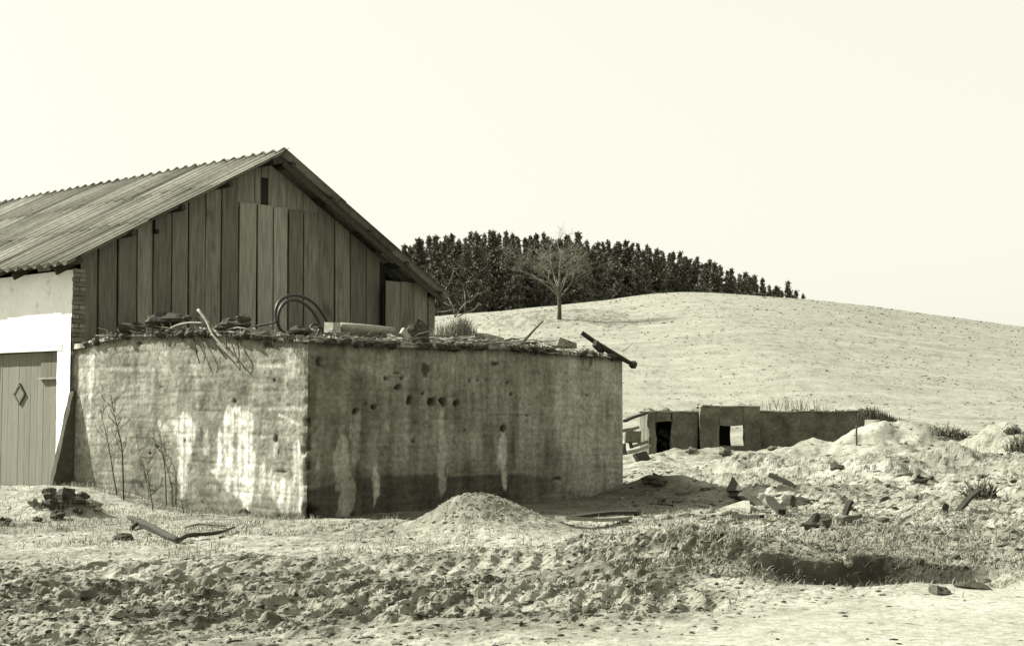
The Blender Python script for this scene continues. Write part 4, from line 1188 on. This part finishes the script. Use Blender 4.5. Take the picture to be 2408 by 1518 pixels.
for i, (zx, zy, s_, m) in enumerate([(430, 200, .34, 'dark_stone'), (560, 215, .40, 'dark_sod'), (640, 280, .34, 'dark_sod'), (500, 300, .36, 'dark_sod'), (720, 225, .24, 'dark_stone'), (500, 385, .3, 'dark_sod'), (690, 345, .2, 'dark_stone'), (800, 290, .26, 'stone'), (300, 270, .24, 'stone'), (860, 320, .18, 'stone'), (30, 440, .26, 'dark_sod'), (330, 400, .16, 'dark_stone')]):
    mb = MB(); mb.lump((0, 0, 0), (s_ * .9, s_ * .65, s_ * .42), random.Random(i + 90), .6, 6, 8, r.random() * 3)
    o = mb.build('rubble_chunk', m); o.location = on_g(*zl(zx, zy + 30), s_ * .18)
    lab = 'pale chunk of rubble in the heap by the barn door' if m == 'stone' else 'dark chunk of rubble in the heap by the barn door'
    tag(o, lab, 'rubble', 'pale chunks in the heap by the barn door' if m == 'stone' else 'dark chunks in the heap by the barn door')

for i, (zx, zy, h) in enumerate([(470, 260, .22), (640, 300, .2), (760, 290, .16), (560, 330, .16), (400, 300, .2), (520, 240, .24), (600, 260, .2), (700, 330, .15)]):
    tuft('dead_weed', ('dark dead weed growing out of the rubble heap by the barn door'), 'weed', on_g(*zl(zx, zy)), 70, (.06, .06), h, 'dark_weed' if i % 2 == 0 else 'dull_straw', seed=70 + i, w=.014)['group'] = 'dead weeds on the rubble heap'
# thin saplings in front of the sunlit wall
KS = 500 / 1150
def zs(zx, zy): return (zx * KS) / 1.0631, (640 + zy * KS) / 1.0631
def sapling(label, stem, xl, r0, seed, nb=16, m='bark_dark', spread=.28):
    pts = [topL(*zs(*q), xl) for q in stem]
    b = pts[0].copy(); b.z = ground(b.x, b.y) - .04
    pts[0] = b
    root = empty('sapling', b); tag(root, label, 'sapling', 'saplings by the sunlit wall')
    sp = spline(pts, 4); n = len(sp)
    mb = MB(); mb.tube([p - b for p in sp], [r0 * (1 - .75 * i / n) for i in range(n)], 6); mb.build('stem', m, root, True)
    mb = MB(); rr = random.Random(seed)
    for k in range(nb):
        i = int((.35 + .62 * rr.random()) * (n - 1)); p = sp[i] - b
        a_ = rr.random() * 6.28; L = spread * (.5 + rr.random())
        q1 = p + Vector((math.cos(a_) * L * .5, math.sin(a_) * L * .3, L * .45)); q2 = p + Vector((math.cos(a_) * L * .8, math.sin(a_) * L * .5, L * 1.05))
        mb.tube([p, q1, q2], [r0 * .35, r0 * .28, r0 * .12], 4)
        for j in range(2):
            e = Vector(((rr.random() - .5) * .2, (rr.random() - .5) * .15, .12 * rr.random())); mb.tube([q1, q1 + e], [r0 * .22, r0 * .1], 3)
    mb.build('twigs', m, root)
sapling('tallest forked sapling in front of the sunlit bunker wall', [(710, 1455), (708, 1250), (700, 1100), (680, 1000), (655, 900), (640, 800)], -.4, .017, 1)
sapling('slim sapling just left of the tallest forked one', [(675, 1400), (655, 1270), (630, 1120), (605, 1000), (575, 880)], -.3, .014, 2)
sapling('short sapling right of the tallest one, near the wall foot', [(880, 1500), (872, 1400), (855, 1280), (840, 1120)], -.5, .012, 3, 9)
sapling('small leaning stem furthest right by the wall foot', [(1062, 1510), (1050, 1440), (1040, 1390)], -.6, .012, 4, 4, spread=.12)
sapling('leaning brown stem with angled fork high on the wall', [(960, 1290), (945, 1180), (905, 1100), (880, 1045), (800, 1040)], -.08, .012, 5, 5, spread=.15)

# ------------------------------------------------------------------ bare shrub behind the bunker and dry tuft on top
def twiggy(name, label, cat, stems, base, m, rad=.012, sub=3, seed=0, group=None):
    mb = MB(); rr = random.Random(seed)
    for pts in stems:
        pts = [Vector(p) - base for p in pts]; n = len(pts)
        mb.tube(pts, [rad * (1 - .6 * i / n) for i in range(n)], 5)
        for k in range(sub):
            i = rr.randrange(1, n); p = pts[i]; e = Vector(((rr.random() - .5) * .5, (rr.random() - .5) * .3, .1 + .3 * rr.random()))
            mb.tube([p, p + e * .6, p + e + Vector((0, 0, .08))], [rad * .5, rad * .4, rad * .2], 4)
    o = mb.build(name, m, None, True); o.location = base
    return tag(o, label, cat, group)
K4b = 680 / 2408
def z4(zx, zy): return (940 + zx * K4b) / 1.0631, (680 + zy * K4b) / 1.0631
def sh(zx, zy, d): return at(*z4(zx, zy), 34 + d)
twiggy('bare_shrub', 'pale leafless shrub sprouting right of the barn eave', 'shrub',
       [[sh(700, 400, 0), sh(690, 330, 0), sh(650, 240, .1), sh(615, 190, .2), sh(560, 160, .3), (sh(490, 148, .4))],
        [sh(600, 180, .2), sh(630, 130, .2), sh(655, 95, .2)], [sh(690, 320, 0), sh(620, 280, .2), sh(540, 240, .3), sh(510, 225, .4)],
        [sh(700, 400, 0), sh(760, 310, -.1), sh(800, 270, -.2), sh(850, 250, -.2)], [sh(790, 370, 0), sh(790, 280, 0), sh(785, 170, 0)], [sh(720, 330, 0), sh(640, 345, .1), sh(540, 355, .2)],
        [sh(720, 395, 0), sh(790, 360, 0), sh(860, 335, 0)]], sh(700, 400, 0), 'bark_pale', .017, 3, 4)

tp = topP(1085, 786, 1.0)
tuft('dry_tussock', 'tall tussock of dry grass on the bunker right of the barn', 'tussock', tp, 520, (.16, .16), .44, 'dull_straw', seed=1)
tuft('dry_tussock', 'pale low grass tuft left of the tall tussock on the bunker', 'tussock', topP(1045, 792, 1.2), 260, (.14, .16), .38, 'straw', seed=2)
tuft('dry_tussock', 'small tuft at the foot of the leaning stick', 'tussock', topP(1205, 808, .5), 90, (.12, .12), .16, 'dull_straw', seed=3)
tuft('dry_tussock', 'dark tussock on the right end of the ruin roof', 'tussock', at(2045, 984, 49.3), 420, (.35, .4), .55, 'dark_weed', seed=4, w=.03)
tuft('dry_tussock', 'low dark tussock right of the ruin on the mound', 'tussock', at(2095, 992, 49.0), 260, (.3, .3), .3, 'dark_weed', seed=5, w=.03)
tuft('dry_tussock', 'pale stalks standing on the roof of the ruin', 'tussock', at(1860, 966, 52.4), 130, (1.0, .5), .85, 'dull_straw', kind='stuff', seed=6, w=.018)
for k in range(5):
    u = 1010 + 44 * k + 9 * rng.random()
    tuft('dry_tussock', 'wispy grass tuft on the bunker rim between barn and leaning stick', 'tussock', topP(u, 806, .15 + .4 * rng.random()), 46, (.07, .07), .15, ('straw', 'dull_straw')[k % 2], seed=10 + k)['group'] = 'wispy tufts on the bunker rim'

# ------------------------------------------------------------------ dry grass, clods and chips on the rough ground
def scatter(n, u0, u1, v0, v1, seed, keep=None):
    r = np.random.default_rng(seed)
    u = u0 + (u1 - u0) * r.random(n); v = v0 + (v1 - v0) * r.random(n)
    Y = EYE * 3344 / (v - 977); X = (u - 1204) / 3344 * Y
    k = np.ones(n, bool)
    du = (X - A0.x) * E1.x + (Y - A0.y) * E1.y; dv = (X - A0.x) * E2.x + (Y - A0.y) * E2.y
    k &= ~((du > -.15) & (dv > -.1) & (du < BR + .1))
    k &= ~((du > -.4) & (dv > BL - .3))
    if keep is not None: k &= keep(X, Y, r)
    X, Y = X[k], Y[k]
    return np.stack([X, Y, gz(X, Y) - .005], -1)
def dens(X, Y, r):
    d = fbm(X / 1.4, Y / .9, 3, 900)
    patch = sst(d, .42, .62)
    right = sst(X, .6, 2.6) * sst(Y, 13.6, 14.6)
    w = .12 * patch + right * (.35 + .65 * patch)
    w = w * (1 - ROADM(X, Y))
    return r.random(len(X)) < w
p = scatter(60000, 1050, 2600, 1085, 1420, 1, dens)
hs = (.02 + .07 * rn.random(len(p)) ** 2)
o = blade_mesh('dry_grass', p, hs, .006 + .008 * rn.random(len(p)), 'straw', 2.2, 3)
tag(o, 'matted dry grass over the rubble field right of the bunker', 'grass', kind='stuff')
p = scatter(26000, 1250, 2300, 1200, 1400, 2, lambda X, Y, r: (r.random(len(X)) < sst(fbm(X / .8, Y / .6, 3, 910), .45, .6) * sst(X, .6, 1.6) * sst(Y, 13.8, 14.8)) & (ROADM(X, Y) < .2))
o = blade_mesh('dead_weeds', p,   .03 + .09 * rn.random(len(p)) ** 2, .006 + .010 * rn.random(len(p)), 'dull_straw', 1.4, 4)
tag(o, 'tangle of dull dead weeds around the hollow', 'weeds', kind='stuff')
p0_ = scatter(9000, -60, 1350, 1235, 1330, 6, lambda X, Y, r: (r.random(len(X)) < sst(fbm(X / .9, Y / .7, 3, 917), .45, .62)) & (churn(X, Y) < .4) & (np.hypot(X + .4, Y - 19.6) > 1.2))
p = scatter(16000, -60, 760, 1165, 1260, 5, lambda X, Y, r: r.random(len(X)) < .15 + .6 * sst(fbm(X / .8, Y / .6, 2, 915), .4, .6))
q = np.array([[A0.x + E1.x * (-.05 - .35 * a) + E2.x * (6.3 * b), A0.y + E1.y * (-.05 - .35 * a) + E2.y * (6.3 * b), 0] for a, b in rn.random((1500, 2))])
q[:, 2] = gz(q[:, 0], q[:, 1])
p = np.concatenate([p, q, p0_])
o = blade_mesh('short_grass', p, .03 + .09 * rn.random(len(p)) ** 2, .006 + .006 * rn.random(len(p)), 'straw', 1.2, 6)
tag(o, 'short dry grass along the foot of the sunlit wall', 'grass', kind='stuff')

ICO_V = []
_t = (1 + 5 ** .5) / 2
for a, b in ((-1, _t), (1, _t), (-1, -_t), (1, -_t)): ICO_V.append((a, b, 0))
for a, b in ((-1, _t), (1, _t), (-1, -_t), (1, -_t)): ICO_V.append((0, a, b))
for a, b in ((_t, -1), (_t, 1), (-_t, -1), (-_t, 1)): ICO_V.append((a, 0, b))
ICO_V = np.array(ICO_V) / 1.9
ICO_F = np.array([(0, 11, 5), (0, 5, 1), (0, 1, 7), (0, 7, 10), (0, 10, 11), (1, 5, 9), (5, 11, 4), (11, 10, 2), (10, 7, 6), (7, 1, 8), (3, 9, 4), (3, 4, 2), (3, 2, 6), (3, 6, 8), (3, 8, 9), (4, 9, 5), (2, 4, 11), (6, 2, 10), (8, 6, 7), (9, 8, 1)])
def clods(name, pts, size, m, seed, flat=.7):
    r = np.random.default_rng(seed); n = len(pts)
    V = ICO_V[None] * (1 + 1.1 * (r.random((n, 12, 1)) - .5))
    sc = size[:, None] * (.45 + 1.1 * r.random((n, 3)) ** 1.5) * np.array([1.7, 1, flat])
    V = V * sc[:, None, :] * .5
    a = r.random(n) * 6.28; a = np.where(r.random(n) < .6, .35 * (a - 3.14), a); c, s_ = np.cos(a)[:, None], np.sin(a)[:, None]
    x = V[:, :, 0] * c - V[:, :, 1] * s_; y = V[:, :, 0] * s_ + V[:, :, 1] * c
    V = np.stack([x, y, V[:, :, 2]], -1) + pts[:, None, :] + np.array([0, 0, 1]) * (size * .12)[:, None, None]
    F = (np.arange(n)[:, None, None] * 12 + ICO_F[None]).reshape(-1, 3)
    return link(name, np_mesh(name, V.reshape(-1, 3), F, None, False), m)
def cd(X, Y, r):
    return r.random(len(X)) < (.30 + .70 * churn(X, Y)) * (1 - .93 * ROADM(X, Y))
p = scatter(26000, -100, 2600, 1230, 1540, 11, cd); s_ = .010 + .034 * rn.random(len(p)) ** 4
o = clods('soil_clods', p, s_, 'clod', 1); tag(o, 'crumbled earth clods over the churned foreground', 'clods', kind='stuff')
p = scatter(11000, -100, 2200, 1250, 1530, 12, cd); s_ = .012 + .040 * rn.random(len(p)) ** 4
o = clods('dark_clods', p, s_, 'dark_sod', 2, .6); tag(o, 'dark clods in the wheel tracks at lower left', 'clods', kind='stuff')
p = scatter(7000, 1460, 2600, 1020, 1300, 13, lambda X, Y, r: (Y < 50) & (r.random(len(X)) < .2 + .6 * sst(fbm(X / 2, Y / 1.4, 2, 940), .4, .6))); s_ = (.03 + .16 * rn.random(len(p)) ** 6) * np.clip(p[:, 1] / 28, .4, 1)
o = clods('rubble_stones', p, s_, 'stone', 3, .55); tag(o, 'pale stones scattered over the rubble field', 'stones', kind='stuff')
p = scatter(7500, 1460, 2600, 1010, 1340, 14, lambda X, Y, r: (Y < 50) & (r.random(len(X)) < .15 + .85 * sst(fbm(X / 1.6, Y / .8, 3, 950), .42, .6))); s_ = (.025 + .13 * rn.random(len(p)) ** 5) * np.clip(p[:, 1] / 30, .35, 1)
o = clods('dark_rubble', p, s_, 'dark_stone', 4, .7); tag(o, 'dark lumps and bits scattered over the rubble field', 'rubble', kind='stuff')
# grains on the sand heap
r = np.random.default_rng(8); n = 900; X = -.42 + r.normal(0, .5, n); Y = 19.5 + r.normal(0, .45, n)
p = np.stack([X, Y, gz(X, Y)], -1); s_ = .010 + .028 * r.random(n) ** 3
o = clods('sand_heap_gravel', p, s_, 'stone', 5); tag(o, 'gravelly lumps on the small sand heap in front of the bunker', 'gravel', kind='stuff')

# clods and tufts dotted over the sown hill
r = np.random.default_rng(21); n = 15000
Y = 56 + 95 * r.random(n) ** 1.2; X = (980 + 1650 * r.random(n) - 1204) / 3344 * Y
k = r.random(n) < .25 + .75 * sst(fbm(X / 4, Y / 3, 3, 960), .42, .6); X, Y = X[k], Y[k]
p = np.stack([X, Y, gz(X, Y)], -1); s_ = (.03 + .10 * r.random(len(X)) ** 4) * np.clip(Y / 85, .55, 1.3)
o = clods('field_clods', p, s_, 'clod', 7, .6); tag(o, 'dark clods and tufts dotted over the sown hill', 'clods', kind='stuff')

# ------------------------------------------------------------------ leafless tree on the hill
def bare_tree(base, H, spread, seed):
    root = empty('bare_tree', base); tag(root, 'leafless broad-crowned tree standing alone on the hillside before the wood', 'tree')
    r = random.Random(seed)
    tk = MB(); cr = MB()
    def grow(p, d, L, rad, depth):
        n = 4; pts = [p]; rd = [rad]
        for i in range(n):
            d = (d + Vector((r.random() - .5, r.random() - .5, (r.random() - .45) * .8)) * (.42 if depth else .07)).normalized()
            p = p + d * L / n; pts.append(p); rd.append(rad * (1 - .45 * (i + 1) / n))
        (tk if depth == 0 else cr).tube(pts, rd, 7 if depth < 2 else (4 if depth < 4 else 3))
        if depth >= 5: return
        k = (0, 7, 4, 4, 4, 3)[depth + 1] if depth + 1 < 6 else 0
        for j in range(k):
            t = (.62 + .36 * j / max(1, k - 1)) if depth == 0 else (.3 + .7 * r.random())
            q = pts[0].lerp(pts[-1], t) if depth == 0 else pts[min(n, 1 + int(t * n * .999))]
            a = r.random() * 6.28 if depth else j * 2.4 + r.random()
            nd = Vector((math.cos(a), math.sin(a), 0))
            e = (d * (.62 if depth else .75) + nd * (.72 if depth else .62)).normalized()
            grow(q, e, L * (.60 if depth else .78) * (.75 + .5 * r.random()), max(rad * (.48 if depth else .36), .0075), depth + 1)
    grow(Vector((0, 0, -.3)), Vector((.02, 0, 1)), H * .50, H * .032, 0)
    # leading shoot
    grow(Vector((0, 0, H * .44)), Vector((.05, 0, 1)), H * .40, H * .016, 1)
    grow(Vector((0, 0, H * .30)), Vector((-.75, .1, 1)).normalized(), H * .36, H * .012, 1)
    grow(Vector((0, 0, H * .36)), Vector((.6, -.1, 1)).normalized(), H * .34, H * .012, 1)
    tk.build('trunk', 'bark_trunk', root, True); cr.build('branches', 'bark_tree', root)
tb = pg(1315, 751, 70, 170)
bare_tree(tb, 186 / 3344 * tb.y, 1, 12)

# ------------------------------------------------------------------ conifer wood behind the crest
def conifer(seed, H, Rr):
    r = random.Random(seed); mb = MB()
    n = 30
    for i in range(n):
        t = i / (n - 1); z = H * (.10 + .88 * t)
        rad = .92 * Rr * ((1 - t) ** 1.0) * (.6 + .75 * r.random()) * min(1, .65 + 1.6 * t) + .14
        for k in range(9 if t < .85 else 5):
            a = r.random() * 6.28; ca, sa = math.cos(a), math.sin(a)
            L = rad * (.65 + .6 * r.random())
            droop = (-.15 + .35 * t) * L
            # spray of small leaf faces along the bough
            for q in (.35, .6, .8, 1.0):
                c0 = Vector((ca * L * q, sa * L * q, z + droop * q * q + (r.random() - .5) * .25))
                for _ in range(4):
                    c = c0 + Vector((r.random() - .5, r.random() - .5, r.random() - .5)) * .3
                    s_ = .13 + .18 * r.random()
                    e1 = Vector((r.random() - .5, r.random() - .5, (r.random() - .5) * .7)).normalized() * s_
                    e2 = Vector((r.random() - .5, r.random() - .5, (r.random() - .3))).normalized() * s_ * 1.1
                    mb.add([c - e1 * .6, c + e1 * .6, c + e2], [(0, 1, 2)])
    for _ in range(14):
        c = Vector(((r.random() - .5) * .2, (r.random() - .5) * .2, H * (.95 + .06 * r.random())))
        mb.add([c, c + Vector((.1 * (r.random() - .5), .08, .1)), c + Vector((0, 0, .35))], [(0, 1, 2)])
    crown = mb.mesh('crown'); crown.materials.append(M['needles'])
    mb = MB(); mb.tube([(0, 0, -.5), (0, 0, H * .5), (0, 0, H * .97)], [.16, .10, .02], 6); tr_ = mb.mesh('trunk', True); tr_.materials.append(M['bark_dark'])
    return crown, tr_
HS = [11, 12.5, 10, 13, 11.5, 9.5, 12]
CON = [conifer(k + 40, h, (2.2, 1.8, 2.5, 1.9, 2.6, 2.1, 1.7)[k]) for k, h in enumerate(HS)]
TOPS = np.array([[890, 620], [920, 596], [940, 583], [975, 565], [1000, 557], [1060, 552], [1115, 543], [1200, 548], [1260, 550], [1330, 557], [1400, 562], [1470, 570], [1530, 576], [1600, 592], [1650, 608], [1700, 622],
                 [1750, 638], [1800, 655], [1850, 674], [1890, 690], [1930, 706]], float)
rng = random.Random(321)
placed = 0
def place_tree(u, vtop, k, label):
    """stand a conifer on the back slope where its tip reaches the skyline height"""
    h = HS[k] * (.9 + .2 * rng.random()); sc = h / HS[k]
    Ys = np.linspace(158, 262, 420); X = (u - 1204) / 3344 * Ys
    g = base_z(X, Ys); tip = EYE + (977 - vtop) / 3344 * Ys
    d = tip - g - h
    i = int(np.argmax(d > 0)) if np.any(d > 0) else len(Ys) - 1
    b = Vector((X[i], Ys[i], g[i]))
    if i == 0: b += Vector(((rng.random() - .5) * 2, rng.random() * 8, 0)); b.z = float(base_z(b.x, b.y)); sc = (EYE + (977 - vtop) / 3344 * b.y - b.z) / HS[k]
    root = empty('conifer_tree', b, rng.random() * 6.28); root.scale = (sc * (.9 + .3 * rng.random()),) * 2 + (sc,)
    for nm, me in zip(('crown', 'trunk'), CON[k]):
        o = bpy.data.objects.new(nm, me); COL.objects.link(o); o.parent = root
    tag(root, label, 'conifer', 'conifers of the wood behind the crest')
for row, (off, step) in enumerate([(0, 14), (12, 16), (34, 20), (64, 25), (100, 30)]):
    u = 908 + 7 * row
    while u < 1925:
        vt = float(np.interp(u, TOPS[:, 0], TOPS[:, 1])) + off + (rng.random() - .25) * 20 - (9 if rng.random() < .12 else 0)
        crest = float(np.interp(u, CREST[:, 0], CREST[:, 1]))
        if vt < crest - 8:
            lab = ('dark conifer on the skyline between the barn roof and the bare tree' if u < 1210 else 'dark conifer on the skyline directly behind the bare tree' if u < 1390 else
                   'dark conifer on the level skyline right of the bare tree' if u < 1590 else 'dark conifer on the part of the skyline that steps down to the right') if row == 0 else (
                   'dark conifer inside the dense wood left of the bare tree' if u < 1250 else 'dark conifer inside the dense wood from the bare tree rightwards')
            place_tree(u + (rng.random() - .5) * 10, vt, rng.randrange(7), lab)
        u += step * (.75 + .5 * rng.random())
